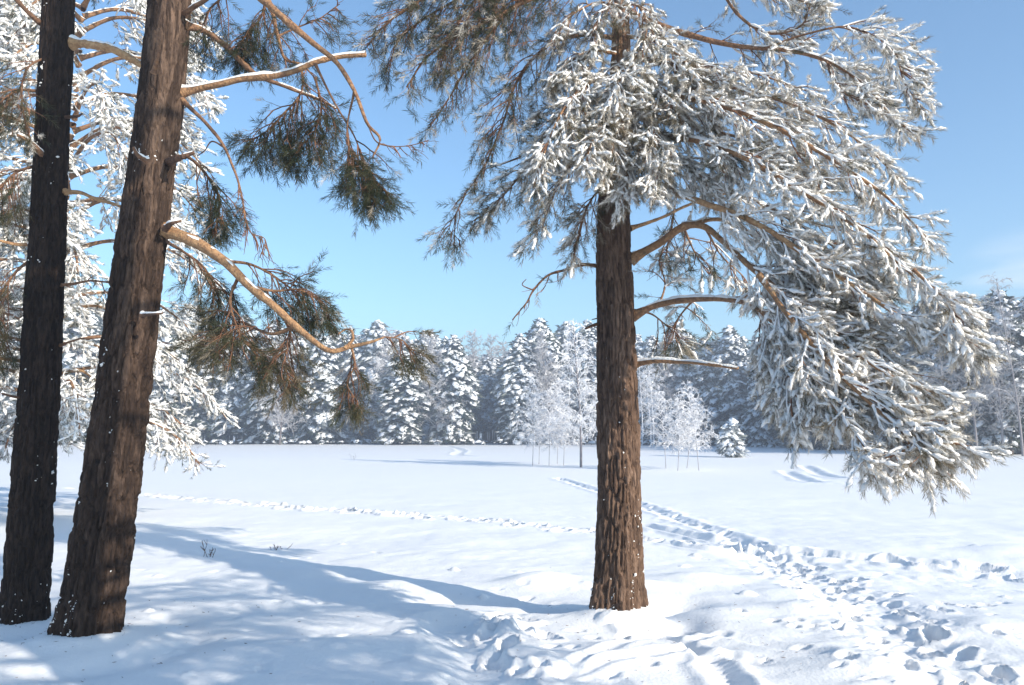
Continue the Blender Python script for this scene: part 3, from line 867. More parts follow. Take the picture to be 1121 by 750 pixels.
# bare twiggy tangle behind the boughs right of the stem
for pts in ([(722, 333, 7.1), (728, 310, 7.2), (722, 285, 7.3), (735, 262, 7.3)], [(760, 327, 6.9), (745, 345, 7.2), (738, 362, 7.3), (742, 378, 7.3)], [(772, 249, 6.7), (790, 280, 6.9), (815, 305, 7.0), (822, 322, 7.0)],
            [(748, 248, 6.9), (760, 275, 7.0), (775, 300, 7.1)], [(740, 215, 7.4), (735, 250, 7.4), (728, 285, 7.4)]):
    L(pts, .011, .004, tint=.45, cover=.3, sides=7, foliage=dict(SH, t0=.1, nsec=10, slen=.26, den=.6, psnow=.25, frost=.3, bias=(.1, .1, -.35)))
L([(695, 340, D0), (715, 345, 7.4), (735, 362, 7.6), (750, 380, 7.6)], .012, .004, tint=.4, foliage=dict(SH, t0=.4, nsec=10, slen=.3, psnow=.2, ntint=.3))

# ------------------------------------------------------------------ the two stems on the left
p = at(96, 694, 6.35); p[2] = gz(p)
lean = Pine(p, "thick leaning pine stem with a long orange bough, second from the left edge", "big pines in the near snow")
D2 = 6.35
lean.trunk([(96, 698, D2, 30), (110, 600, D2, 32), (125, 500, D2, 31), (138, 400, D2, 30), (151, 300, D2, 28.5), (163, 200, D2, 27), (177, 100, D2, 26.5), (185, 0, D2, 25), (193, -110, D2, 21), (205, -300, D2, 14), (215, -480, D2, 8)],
           cu=.040, cv=.27, amp=.034, mat=M_bark_shaded, tint_fn=lambda t, h, a, b: t * np.clip(.75 + .11 * h, 0, 1.3), snow=300,
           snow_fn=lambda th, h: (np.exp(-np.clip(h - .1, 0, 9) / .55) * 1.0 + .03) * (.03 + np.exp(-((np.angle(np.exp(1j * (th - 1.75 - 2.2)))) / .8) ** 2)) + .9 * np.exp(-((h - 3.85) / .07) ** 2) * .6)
LG = dict(bias=(.1, 0, -.4), psnow=.0, frost=.04, ntint=.2, size=.9, flat=1.2, tstep=.06)


def Q(pts, r0, r1, **k):
    return lean.limb(pts, r0, r1, **k)


Q([(200, 101, D2), (228, 95, 6.3), (262, 87, 6.25), (300, 83, 6.2), (325, 77, 6.15), (345, 69, 6.1), (372, 62, 6.1), (400, 60, 6.05)], .030, .019, tint=.6, cover=1.0, snow_th=1.1, name="broken_limb")
Q([(203, 28, D2), (222, 33, 6.4), (245, 48, 6.4), (266, 70, 6.4), (285, 84, 6.4), (318, 97, 6.45), (345, 107, 6.5), (368, 119, 6.5)], .032, .010, tint=.4, cover=.9, snow_th=.8)
Q([(200, 110, D2), (215, 124, 6.25), (232, 142, 6.2), (246, 162, 6.15), (256, 185, 6.1), (264, 212, 6.1), (269, 240, 6.1)], .019, .006, tint=.42, cover=.12, foliage=dict(LG, t0=.75, nsec=10, slen=.16, den=.0, flat=2))
Q([(246, 162, 6.15), (232, 155, 6.2), (224, 165, 6.25), (216, 170, 6.3)], .008, .004, tint=.2, sides=6)
Q([(180, 252, D2), (198, 258, 6.25), (222, 270, 6.15), (246, 286, 6.1), (274, 314, 6.05), (306, 340, 6.0), (332, 364, 6.0), (360, 384, 5.95), (385, 379, 5.95), (405, 374, 5.9), (420, 369, 5.9)], .056, .007, tint=.70, cover=.42, snow_th=.7)
Q([(378, 381, 5.95), (386, 372, 5.95), (385, 362, 5.95), (378, 360, 6.0), (370, 366, 6.0)], .013, .006, tint=.6, sides=8)
Q([(262, 300, 6.1), (252, 330, 6.15), (262, 365, 6.2), (278, 385, 6.2), (290, 408, 6.2)], .014, .005, tint=.4, foliage=dict(LG, t0=.15, nsec=22, slen=.34, ntint=.33))
Q([(325, 356, 6.0), (300, 365, 6.1), (280, 360, 6.2), (262, 352, 6.3), (240, 365, 6.4), (215, 380, 6.5)], .016, .005, tint=.5, foliage=dict(LG, t0=.25, nsec=28, slen=.36, ntint=.36))
Q([(246, 286, 6.1), (275, 290, 6.3), (305, 306, 6.4), (330, 325, 6.5), (350, 350, 6.5)], .014, .004, tint=.4, cover=.3, foliage=dict(LG, t0=.2, nsec=25, slen=.30))
Q([(274, 314, 6.05), (300, 318, 6.2), (328, 318, 6.3), (350, 330, 6.4), (362, 350, 6.4)], .013, .004, tint=.5, foliage=dict(LG, t0=.15, nsec=21, slen=.28))
Q([(306, 340, 6.0), (318, 365, 6.1), (312, 395, 6.1), (318, 425, 6.1)], .012, .004, tint=.45, foliage=dict(LG, t0=.1, nsec=21, slen=.30, ntint=.36))
Q([(385, 380, 5.95), (388, 400, 6.0), (380, 420, 6.0), (392, 440, 6.0)], .009, .003, tint=.5, foliage=dict(LG, t0=.05, nsec=14, slen=.22, ntint=.36))
Q([(420, 369, 5.9), (440, 372, 5.9), (452, 385, 5.9)], .005, .003, tint=.5, foliage=dict(LG, t0=.0, nsec=10, slen=.18, ntint=.36))
# boughs hanging in from the crown above the picture
Q([(196, -150, D2), (235, -90, 6.2), (270, -20, 6.1), (305, 15, 6.0), (340, 45, 5.95), (368, 68, 5.9), (388, 100, 5.9), (402, 135, 5.9), (416, 152, 5.9), (408, 172, 5.9)], .040, .006, tint=.5, cover=.3)
Q([(402, 135, 5.9), (412, 155, 5.9), (430, 160, 5.95), (452, 158, 6.0), (470, 153, 6.0)], .006, .003, tint=.25, sides=6, foliage=dict(LG, t0=.3, nsec=7, slen=.14, den=.2))
Q([(388, 100, 5.9), (380, 140, 6.0), (385, 170, 6.0), (398, 200, 6.0), (410, 220, 6.0)], .009, .003, tint=.4, foliage=dict(LG, t0=.3, nsec=31, slen=.32))
Q([(345, 70, 5.95), (365, 110, 6.0), (388, 150, 6.0), (402, 185, 6.0), (425, 215, 6.0)], .010, .003, tint=.35, foliage=dict(LG, t0=.55, nsec=22, slen=.32))
Q([(198, -110, D2), (250, -60, 6.5), (292, -5, 6.5), (304, 40, 6.5), (312, 64, 6.5), (330, 70, 6.5), (345, 85, 6.5)], .026, .006, tint=.45, cover=.2, foliage=dict(LG, t0=.5, nsec=11, slen=.3))
Q([(330, 70, 6.5), (330, 100, 6.5), (310, 125, 6.5), (290, 145, 6.5), (268, 155, 6.5)], .012, .004, tint=.45, foliage=dict(LG, t0=.15, nsec=36, slen=.42))
Q([(345, 85, 6.5), (352, 120, 6.5), (340, 150, 6.5), (318, 168, 6.5)], .010, .004, tint=.45, foliage=dict(LG, t0=.1, nsec=31, slen=.38))
Q([(292, -5, 6.5), (285, 20, 6.5), (268, 40, 6.5), (258, 60, 6.5)], .012, .004, tint=.35, foliage=dict(LG, t0=.05, nsec=31, slen=.36))
Q([(304, 40, 6.5), (325, 30, 6.6), (350, 20, 6.6), (372, 5, 6.6)], .010, .004, tint=.35, foliage=dict(LG, t0=.2, nsec=14, slen=.3, den=.5))
Q([(270, -20, 6.1), (240, 0, 6.3), (225, 20, 6.5), (222, 60, 6.6)], .012, .004, tint=.35, foliage=dict(LG, t0=.2, nsec=14, slen=.3))
Q([(184, 175, D2), (205, 172, 6.6), (225, 190, 6.7), (240, 220, 6.8), (235, 255, 6.8)], .020, .005, tint=.12, cover=.25, foliage=dict(LG, t0=.35, nsec=31, slen=.36))
Q([(178, 262, D2), (200, 275, 6.7), (225, 295, 6.9), (240, 330, 7.0), (228, 360, 7.0)], .016, .005, tint=.2, foliage=dict(LG, t0=.3, nsec=31, slen=.36))
Q([(269, 240, 6.1), (275, 255, 6.1), (290, 262, 6.1), (285, 280, 6.1)], .006, .003, tint=.4, sides=6, foliage=dict(LG, t0=.0, nsec=10, slen=.16, den=.0, flat=2.5))
# snags on the stem
Q([(160, 176, D2 - .3), (151, 170, 5.95), (146, 162, 5.9)], .020, .013, tint=.3, cover=.9, sides=8, name="snag")
Q([(168, 80, D2 - .3), (174, 55, 5.95), (170, 35, 5.95)], .018, .012, tint=.35, cover=.4, sides=8, name="snag")
Q([(182, 178, D2), (195, 173, 6.1), (212, 167, 6.05)], .045, .014, tint=.1, cover=.3, sides=9, name="snag")
Q([(156, 345, D2 - .25), (166, 343, 5.98), (178, 342, 5.95)], .016, .009, tint=.15, cover=1.0, sides=8, name="snag")
Q([(182, 250, D2 - .1), (188, 244, 6.1), (198, 241, 6.1)], .024, .012, tint=.15, cover=.8, sides=8, name="snag")
Q([(196, 18, D2), (212, 8, 6.2), (230, -4, 6.1), (250, -30, 6.1)], .026, .012, tint=.3, cover=.4, sides=8)

p = at(25, 688, 7.05); p[2] = gz(p)
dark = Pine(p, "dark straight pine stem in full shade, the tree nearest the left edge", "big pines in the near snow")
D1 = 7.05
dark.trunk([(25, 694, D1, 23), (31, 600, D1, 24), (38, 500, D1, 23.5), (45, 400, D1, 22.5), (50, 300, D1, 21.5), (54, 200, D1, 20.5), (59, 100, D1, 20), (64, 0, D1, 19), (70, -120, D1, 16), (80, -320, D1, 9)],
           mat=M_bark_shaded, tint_fn=lambda t, h, a, b: t * .45 - .05, snow=300, snow_fn=lambda th, h: .05 + np.exp(-np.clip(h, 0, 9) / .3) + .6 * np.exp(-((h - 4.9) / .12) ** 2) + .5 * np.exp(-((h - 4.1) / .06) ** 2) + .5 * np.exp(-((h - 3.35) / .06) ** 2))  # bark tint lowered further to paint in this stem's full shade


def K(pts, r0, r1, **k):
    return dark.limb(pts, r0, r1, **k)


K([(80, 47, D1), (100, 49, 6.95), (122, 53, 6.9), (140, 62, 6.9), (156, 72, 6.9), (175, 84, 6.95), (195, 100, 7.0)], .042, .024, tint=.85, cover=.75, snow_th=.7)
K([(48, 172, D1 - .1), (38, 160, 6.8), (28, 152, 6.75), (19, 148, 6.7)], .026, .014, tint=.45, cover=.95, name="snag")
K([(50, 28, D1), (38, 20, 6.9), (22, 4, 6.8), (8, -14, 6.7)], .028, .018, tint=.2, cover=.7)
K([(70, 128, D1), (84, 128, 6.9), (90, 125, 6.9)], .018, .010, tint=.1, cover=.4, sides=8, name="snag")
K([(66, 312, D1), (80, 311, 7.0), (98, 308, 6.95), (118, 309, 6.95), (135, 305, 6.9)], .014, .006, tint=.4, cover=.3, foliage=dict(LG, t0=.4, nsec=5, slen=.2, den=.25))
K([(66, 378, D1), (78, 374, 6.95), (92, 370, 6.9)], .012, .005, tint=.35, cover=.6, sides=7, name="snag")
K([(72, 210, D1), (88, 211, 6.95), (102, 216, 6.9), (128, 224, 6.9), (150, 232, 6.9)], .022, .012, tint=.8, cover=.6)
K([(34, 434, D1), (18, 434, 6.9), (2, 430, 6.85)], .016, .009, tint=.12, cover=.3, sides=8, name="snag")
K([(30, 395, D1), (10, 394, 7.0), (-20, 390, 6.9)], .018, .012, tint=.6, cover=.3, sides=8)
K([(40, 265, D1), (20, 268, 7.0), (-10, 262, 6.9)], .018, .012, tint=.7, cover=.4, sides=8)
K([(58, 60, D1), (30, 75, 6.8), (24, 110, 6.75), (32, 150, 6.75)], .012, .004, tint=.3, cover=.3, foliage=dict(LG, t0=.2, nsec=14, slen=.34, ntint=.3, bias=(-.2, 0, -.4)))
K([(46, 100, D1), (15, 100, 6.8), (-15, 130, 6.7)], .016, .005, tint=.3, foliage=dict(LG, t0=.2, nsec=16, slen=.4, ntint=.3, bias=(-.2, 0, -.4)))
K([(44, 180, D1), (15, 190, 6.9), (-10, 220, 6.9)], .016, .005, tint=.3, foliage=dict(LG, t0=.2, nsec=18, slen=.42, ntint=.3, bias=(0, 0, -.5)))
K([(40, 280, D1), (15, 300, 7.0), (-5, 340, 7.0), (0, 390, 7.0)], .016, .005, tint=.4, foliage=dict(LG, t0=.1, nsec=22, slen=.42, ntint=.3, bias=(.1, 0, -.5)))

# ------------------------------------------------------------------ the snow-laden pine farther back behind those two
D3 = 16.0
p = at(44, 566, D3); p[2] = gz(p)
mid = Pine(p, "bushy pine heavy with bright snow, standing behind the two left stems")
mid.trunk([(44, 568, D3, 10), (47, 400, D3, 9.5), (52, 200, D3, 8), (58, 0, D3, 6.5), (62, -150, D3, 4)], dv=.03, tint_fn=upper_orange(2.5, 5))
MS = dict(psnow=.74, clump=.6, lite=True, frost=.3, ntint=.2, size=1.1, blob=1.3, flat=.9, tws=1.6, tstep=.115, tlen=(.12, .28))
nl = 86
for k in range(nl):
    h = .10 + .9 * (k + rng.random() * .8) / nl
    z0 = h * 11.6 + .6
    az = k * 2.39996 + rng.normal(0, .3)
    ln = (3.5 * (1 - .28 * h)) * rng.uniform(.8, 1.08)
    dirv = np.array([math.cos(az), math.sin(az), 0])
    if dirv[1] > .75:
        continue
    base = np.array([p[0] + .02 * z0, p[1], z0])
    dz = .10 + .25 * h
    pts = [base, base + dirv * ln * .3 + [0, 0, ln * dz * .45], base + dirv * ln * .65 + [0, 0, ln * dz * .35 - .05], base + dirv * ln * .88 + [0, 0, -.10 * ln], base + dirv * ln + [0, 0, -.24 * ln]]
    mid.limb(pts, .05, .012, tint=.5, cover=.7, world=True, sides=7, foliage=dict(MS, t0=.2, nsec=19, slen=.8, bias=(dirv[0] * .3, dirv[1] * .3, -.4)))
for pts in ([(48, 400, D3), (85, 375, 15.6), (118, 385, 15.4), (148, 415, 15.3), (162, 448, 15.2)], [(46, 420, D3), (80, 405, 15.4), (104, 415, 15.2), (132, 445, 15.0)], [(48, 360, D3), (95, 335, 15.3), (140, 350, 15.0), (172, 395, 15.0)]):
    mid.limb(pts, .05, .012, tint=.75, cover=.7, sides=7, foliage=dict(MS, t0=.2, nsec=18, slen=.75, bias=(.2, -.1, -.4)))

# ------------------------------------------------------------------ the pine beside the viewpoint: its shade lies on the left stems and the near snow
p = np.array([2.62, 1.0, 0.0]); p[2] = gz(p)
near = Pine(p, "pine beside the viewpoint, its shade lying over the dark left stem and the near snow")
C_ = np.array([[2.62, 1.0, -.2], [2.66, 1.04, 2], [2.75, 1.10, 4.5], [2.84, 1.16, 7], [2.9, 1.2, 10]])
mbn = MB(); limb_tube(mbn, smooth(C_, 60), np.linspace(.26, .14, 60), .3, 24, .05)
near.trunk_o = mbn.build("trunk", M_bark, near.root)
for k, (z0, az, ln, s0) in enumerate([(1.9, 45, 1.9, .5), (2.1, 20, 1.6, .5), (2.2, 75, 1.7, .5), (2.35, 50, 2.1, .5), (1.8, 80, 1.3, .4), (2.5, -110, 1.3, .5), (2.0, -140, 1.2, .5), (2.5, 10, 1.4, .5), (2.7, 50, 1.6, .5), (2.9, 30, 1.5, .5), (2.65, 90, 1.3, .5), (3.0, 70, 1.4, .5), (2.8, 110, 1.1, .4), (2.8, -125, 1.5, .5), (3.0, -145, 1.3, .5), (2.6, -115, 1.6, .5), (1.75, 5, 1.2, .45), (1.6, 40, 1.3, .45),
                                      (3.9, 70, .9, .3), (4.8, 30, .8, .3), (5.6, 60, 1.0, .3), (6.4, -120, 1.2, .5), (4.4, -130, 1.2, .5), (5.2, -100, 1.2, .5), (7.2, 40, .9, .3)]):
    a = math.radians(az); dv_ = np.array([math.cos(a), math.sin(a), 0]); b_ = np.array([2.62 + .03 * z0, 1.0 + .025 * z0, z0])
    near.limb([b_, b_ + dv_ * ln * .4 + [0, 0, .1 * ln], b_ + dv_ * ln * .8 + [0, 0, .05], b_ + dv_ * ln + [0, 0, -.15]], .04, .008, tint=.5, cover=.5, world=True, sides=7,
              foliage=dict(SH, t0=.08, nsec=int(20 * ln), slen=s0, size=1.2, tstep=.12, bias=(dv_[0] * .2, dv_[1] * .2, -.3)))
for z0, az, ln in ((3.1, 45, 2.4), (3.4, 57, 2.7), (3.7, 38, 2.2), (3.25, 30, 2.5), (3.9, 50, 2.6), (3.55, 66, 2.3), (3.0, 60, 2.0)):
    a = math.radians(az); dv_ = np.array([math.cos(a), math.sin(a), 0]); b_ = np.array([2.62 + .03 * z0, 1.0 + .025 * z0, z0])
    near.limb([b_, b_ + dv_ * ln * .4 + [0, 0, .06 * ln], b_ + dv_ * ln * .8 + [0, 0, .08], b_ + dv_ * ln], .035, .008, tint=.5, cover=.5, world=True, sides=7,
              foliage=dict(SH, t0=.35, nsec=int(8 * ln), slen=.34, size=1.1, tstep=.11, den=.8, bias=(dv_[0] * .3, dv_[1] * .3, -.1)))


# ------------------------------------------------------------------ the far trees
def pad_template(seed):
    """lumpy drooping cushion of snow, unit size, axis +x outwards"""
    r = np.random.default_rng(seed)
    n, m = 7, 4
    V = [[0, 0, .30]]
    for i in range(1, m):
        rad = math.sin(i / (m - 1) * math.pi / 2)
        for j in range(n):
            a = 2 * math.pi * (j + .5 * (i % 2)) / n
            w = r.uniform(.65, 1.25)
            V.append([math.cos(a) * rad * .62 * w, math.sin(a) * rad * .48 * w, .30 * math.cos(i / (m - 1) * math.pi / 2) + r.normal(0, .05) - .12 * (rad * max(0, math.cos(a))) ** 2])
    V = np.array(V)
    t = [[0, 1 + j, 1 + (j + 1) % n] for j in range(n)]
    q = []
    for i in range(m - 2):
        for j in range(n):
            a = 1 + i * n; b = a + n
            q.append([a + j, b + j, b + (j + 1) % n, a + (j + 1) % n])
    return V, np.array(t), np.array(q)


PADS = [pad_template(300 + k) for k in range(8)]


def puff_template(seed, n=16):
    r = np.random.default_rng(seed)
    d = norm(r.normal(size=(n, 3)) * [1, 1, .55])
    d[:, 0] += .35
    base = r.normal(0, .12, (n, 3)); tip = base + d * r.uniform(.35, .7, (n, 1))
    s = norm(np.cross(d, r.normal(size=(n, 3)))) * .085
    V = np.stack([base - s * .6, base + s * .6, (base + tip) / 2 + s, tip, (base + tip) / 2 - s], 1).reshape(-1, 3)
    k = np.arange(n)[:, None] * 5
    return V, (k + np.array([[2, 3, 4]])).reshape(-1, 3), (k + np.array([[0, 1, 2, 4]])).reshape(-1, 4)


PUFFS = [puff_template(400 + k) for k in range(8)]


def conifer(seed, H=18.0, R=3.6, kind='pine', n=190, lod=1.0, snow=1.0, low=.10, nt=(.15, .85)):
    """returns MBs (trunk, needles, snow) standing at the origin"""
    r = np.random.default_rng(seed)
    tr, nd, sn = MB(), MB(), MB()
    z = np.linspace(-.3, H * .98, 14)
    P = np.stack([.12 * np.sin(z * .3 + seed), .1 * np.cos(z * .27 + seed), z], 1)
    tubes(tr, P[None], (np.linspace(.21, .03, 14) * (H / 18))[None], 7, .5)
    pp, dd, ss, P2, D2_, S2 = [], [], [], [], [], []
    brP = []
    lumps = r.uniform(.5, 1.25, (9, 8))
    for k in range(n):
        t = low + (1 - low) * ((k + r.random()) / n) ** (1.05)
        u = (t - low) / (1 - low)
        if kind == 'pine':
            env = R * (1 - u ** 2.1) ** .75 * (.72 + .28 * min(1, u * 4)) + .25
        elif kind == 'spruce':
            env = R * (1 - u) ** .85 + .18
        else:
            env = R * math.sin(math.pi * min(.98, .12 + .9 * u)) ** .7 + .2
        az = k * 2.39996 + r.normal(0, .3)
        env *= lumps[int(u * 8.99), int((az % 6.283) / 6.284 * 8)] * r.uniform(.85, 1.1)
        o = np.array([math.cos(az), math.sin(az), 0])
        b = np.array([0, 0, t * H])
        rise = {'pine': .18, 'spruce': -.15, 'round': .3}[kind]
        K = 6
        br = np.array([b + o * env * f + np.array([0, 0, env * (rise * f - (.42 if kind != 'spruce' else .25) * f ** 2.2)]) for f in np.linspace(0, 1, K)])
        brP.append(br)
        nc = max(1, int(env * 2.3 * lod))
        for c in range(nc):
            f = .38 + .62 * (c + r.random()) / nc
            q = b + o * env * f + np.array([0, 0, env * (rise * f - .42 * f ** 2.2)])
            lat = np.array([-o[1], o[0], 0]) * r.normal(0, .26) * env * .55
            q = q + lat
            d = norm(o + lat * .35 / max(env, .1) + np.array([0, 0, rise - .42 * 2.2 * f ** 1.2]) * .8 + r.normal(0, .12, 3))
            size = r.uniform(.5, 1.65) * (1.0 if kind == 'pine' else .85) * (.55 + .45 * min(1, env / 2.0)) / (lod ** .5)
            P2.append(q - [0, 0, .10]); D2_.append(d); S2.append(size * 1.25)
            if r.random() < snow:
                pp.append(q + [0, 0, .05]); dd.append(d); ss.append(size)
    global rng
    keep = rng
    rng = np.random.default_rng(seed + 5)
    if lod >= .8:
        tubes(nd, np.array(brP), np.linspace(.05, .015, 6)[None] * np.ones((len(brP), 1)), 3, .1)
    scatter(nd, PUFFS, np.array(P2), np.array(D2_), np.array(S2), rng.uniform(nt[0], nt[1], len(P2)), .25)
    if pp:
        scatter(sn, PADS, np.array(pp), np.array(dd), np.array(ss), .6, .18)
    rng = keep
    return tr, nd, sn


def bare_tree(seed, H=7.0, stems=1, spread=.5, n1=26, n2=9, n3=5, rt=.012, frost=.97, arch=.5, low=.25, stem_r=.04, stem_t=.35, bl=.34, base_t=.15):
    r = np.random.default_rng(seed)
    st, tw = MB(), MB()
    for s in range(stems):
        h = H * (r.uniform(.7, 1.0) if s else 1.0)
        a = r.uniform(0, 6.28); off = np.array([math.cos(a), math.sin(a), 0]) * spread * (0 if s == 0 else r.uniform(.5, 1.1))
        lean = r.normal(0, .05, 2)
        z = np.linspace(-.2, 1, 12)
        P = np.stack([off[0] + lean[0] * z * h + .03 * h * .3 * np.sin(z * 5 + s), off[1] + lean[1] * z * h, z * h], 1)
        tubes(st, P[None], (stem_r * np.linspace(1, .2, 12))[None], 6, stem_t)
        B1, B2, B3 = [], [], []
        for k in range(n1):
            t = low + (1 - low) * (k + r.random()) / n1
            b = np.array([np.interp(t, z, P[:, c]) for c in range(3)])
            az = k * 2.4 + r.normal(0, .4)
            L = h * bl * (1 - .75 * ((t - low) / (1 - low)) ** 1.3) * r.uniform(.7, 1.2)
            d = norm(np.array([math.cos(az), math.sin(az), r.uniform(.7, 1.3)]))
            q = [b]
            for i in range(7):
                d = norm(d + np.array([0, 0, -.17 * arch * (i + .5) * .5]) + r.normal(0, .08, 3))
                q.append(q[-1] + d * L / 7)
            q = np.array(q); B1.append(q)
            for j in range(n2):
                u = .2 + .8 * (j + r.random()) / n2
                p2 = np.array([np.interp(u * 7, np.arange(8), q[:, c]) for c in range(3)])
                d2 = norm((q[min(7, int(u * 7) + 1)] - q[int(min(6, u * 7))]) / max(L / 7, 1e-3) * .7 + r.normal(0, .6, 3))
                l2 = L * r.uniform(.2, .45) * (1.15 - u * .5)
                w = [p2]
                for i in range(4):
                    d2 = norm(d2 + np.array([0, 0, -.14 * arch]) + r.normal(0, .12, 3)); w.append(w[-1] + d2 * l2 / 4)
                w = np.array(w); B2.append(w)
                for m in range(n3):
                    p3 = w[min(4, 1 + int(r.random() * 4))]
                    d3 = norm(d2 * .6 + r.normal(0, .6, 3)); l3 = l2 * r.uniform(.3, .6)
                    B3.append([p3, p3 + d3 * l3 * .5, p3 + d3 * l3 + np.array([0, 0, -.1 * arch * l3])])
        B1 = np.array(B1)
        tubes(tw, B1, rt * 1.4 * np.linspace(1, .5, 8)[None] * np.ones((len(B1), 1)), 4, frost + r.normal(0, .06, len(B1)))
        if B2: tubes(tw, np.array(B2), rt * np.linspace(.9, .6, 5)[None] * np.ones((len(B2), 1)), 3, frost + r.normal(0, .08, len(B2)))
        if B3: tubes(tw, np.array(B3), rt * np.linspace(.7, .6, 3)[None] * np.ones((len(B3), 1)), 3, frost + r.normal(0, .08, len(B3)))
    return st, tw


parent_off['on'] = False
VAR = []
for k, a in enumerate([dict(kind='pine', R=4.4), dict(kind='pine', R=4.0, n=210), dict(kind='pine', R=3.6, low=.05), dict(kind='spruce', R=3.8, n=260, low=.04), dict(kind='spruce', R=3.2, n=250, low=.03), dict(kind='round', R=3.7, low=.2),
                       dict(kind='pine', R=3.8, low=.12, snow=.62), dict(kind='spruce', R=3.3, n=250, low=.05, snow=.62)]):
    t_, n_, s_ = conifer(500 + k, **a)
    VAR.append((t_.mesh("far_trunk", M_trunk_far), n_.mesh("far_boughs", M_needle_far), s_.mesh("far_snow", M_snow_far)))


def far_tree(px, top, base, var, wide, label, group="snow-covered conifers of the far treeline", name="conifer"):
    d = CAM_H * F / (base - 475.0)
    p = at(px, base, d); p[2] = gz(p)
    h = at(px, top + rng.uniform(-9, 9), d)[2] - p[2]
    o = thing(name, p, label, "tree", group)
    o.rotation_euler = (rng.normal(0, .02), rng.normal(0, .02), rng.uniform(0, 6.28))
    s = h / 18.0
    o.scale = (s * wide, s * wide, s)
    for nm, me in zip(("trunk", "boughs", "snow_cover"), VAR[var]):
        link(nm, me, o)
    return o


FT = [  # centre px, top py, base py, variant, width, label
    (14, 300, 486.5, 1, 1.1, "snowy pine at the left end of the far treeline, seen beside the dark stem"),
    (78, 318, 486.5, 0, 1.1, "snowy far pine showing in the slot between the two left stems"),
    (172, 338, 486.5, 2, 1.0, "far pine showing just right of the leaning stem, its snow bright"),
    (200, 330, 486, 0, 1.0, "tall broad snowy pine of the far treeline, first clear of the leaning stem"),
    (232, 345, 486, 5, 1.0, "rounded snowy conifer at the far edge, left of the small frosted bush tree"),
    (262, 350, 486, 1, 1.0, "snowy pine directly behind the small frosted bush tree"),
    (296, 352, 486.3, 2, 1.0, "snowy pine just right of the small frosted bush tree"),
    (326, 348, 486, 3, .95, "pointed snowy spruce of the far edge under the orange bough's foliage"),
    (352, 362, 486.5, 0, 1.05, "broad low pine with heavy snow pads, under the tip of the orange bough"),
    (384, 356, 486, 4, 1.0, "narrow pointed snowy spruce, left of the tallest pair in the far treeline"),
    (412, 354, 486, 1, .95, "tall snowy pine, fourth to the left of the frosted gap in the woods"),
    (440, 384, 487.2, 2, 1.35, "low wide snow-heavy pine standing out in front, third to the left of the frosted gap"),
    (462, 357, 486, 3, .95, "pointed snowy spruce, second to the left of the frosted gap"),
    (496, 362, 487, 2, 1.1, "full snowy pine at the left side of the frosted gap"),
    (566, 366, 487, 2, 1.0, "shaded pine with blue snow at the right side of the frosted gap"),
    (588, 357, 486.6, 0, .95, "tall pine with thick snow shelves, behind the left birch clump"),
    (620, 354, 486.4, 1, .95, "tall snowy pine behind the single frosted birch"),
    (650, 360, 486.6, 5, .9, "rounded snowy conifer just left of the big pine's stem"),
    (712, 366, 487, 3, 1.0, "pointed snowy spruce just right of the big pine's stem"),
    (745, 360, 487, 0, .95, "snowy pine behind the right birch clump"),
    (776, 366, 487.3, 2, 1.0, "snowy pine behind the gap between the right birch clump and the tiny pine"),
    (806, 358, 487.6, 1, 1.0, "snowy pine directly behind the tiny young pine"),
    (838, 372, 488.5, 4, 1.1, "narrow spruce at the lower edge of the drooping snowy boughs"),
    (872, 360, 489.5, 6, 1.0, "dark pine half hidden by the lowest drooping bough"),
    (910, 352, 491, 7, 1.1, "dark spruce behind the hanging tips of the lowest bough"),
    (945, 342, 492, 6, 1.0, "dark pine seen through the hanging bough tips, near the curved ski tracks"),
    (985, 332, 493.5, 7, 1.15, "shaded spruce right of the lowest hanging bough tip"),
    (1020, 335, 495, 6, 1.0, "shaded pine between the two lowest bough tips at the right"),
    (1052, 316, 496.5, 6, .9, "tall shaded pine rising above the bough tip near the right edge"),
    (1084, 345, 497, 7, 1.1, "lower shaded spruce near the right edge, third from last"),
    (1108, 318, 497.5, 6, .85, "tall shaded pine near the right edge, second from last"),
    (1140, 325, 497, 7, 1.0, "shaded spruce cut off by the right edge of the woods"),
]
for f in FT:
    far_tree(*f)

# frosted leafless trees
def bare(px, top, base, seed, label, group=None, name="birch_tree", cat="birch", rot=None, **k):
    d = CAM_H * F / (base - 475.0)
    p = at(px, base, d); p[2] = gz(p)
    h = at(px, top, d)[2] - p[2]
    o = thing(name, p, label, cat, group)
    st, tw = bare_tree(seed, H=h, **k)
    st.build("trunk", M_frost, o)
    tw.build("frosted_twigs", M_frost, o)
    return o


for i, (px, top, lb) in enumerate([(583, 412, "slim frosted birch sapling, leftmost of the left clump"), (590, 432, "short slim birch sapling, second of the left clump"), (601, 428, "slim frosted birch sapling in the middle of the left clump"),
                                   (610, 420, "slim frosted birch sapling, second from right in the left clump"), (617, 436, "short frosted birch sapling at the right of the left clump")]):
    bare(px, top, 508 - (i % 2) * 1.5, 600 + i, lb, "birch saplings in the left clump", stems=1, n1=38, n2=10, n3=5, rt=.010, bl=.30, stem_r=.022, stem_t=.32, low=.22, arch=.7)
bare(636, 352, 510, 640, "tall single frosted birch with a dark rough foot, left of the big pine", None, stems=1, n1=52, n2=11, n3=5, rt=.012, bl=.27, stem_r=.085, stem_t=.22, low=.16, arch=.8)
for i, (px, top, lb) in enumerate([(729, 424, "slim frosted birch sapling, leftmost of the right clump"), (742, 432, "slim frosted birch sapling, second of the right clump"), (752, 438, "short frosted birch sapling, third of the right clump"), (765, 418, "tallest frosted birch sapling, rightmost of the right clump")]):
    bare(px, top, 512 + (i % 2) * 2, 660 + i, lb, "birch saplings in the right clump", stems=1, n1=38, n2=10, n3=5, rt=.0095, bl=.30, stem_r=.020, stem_t=.35, low=.22, arch=.7)
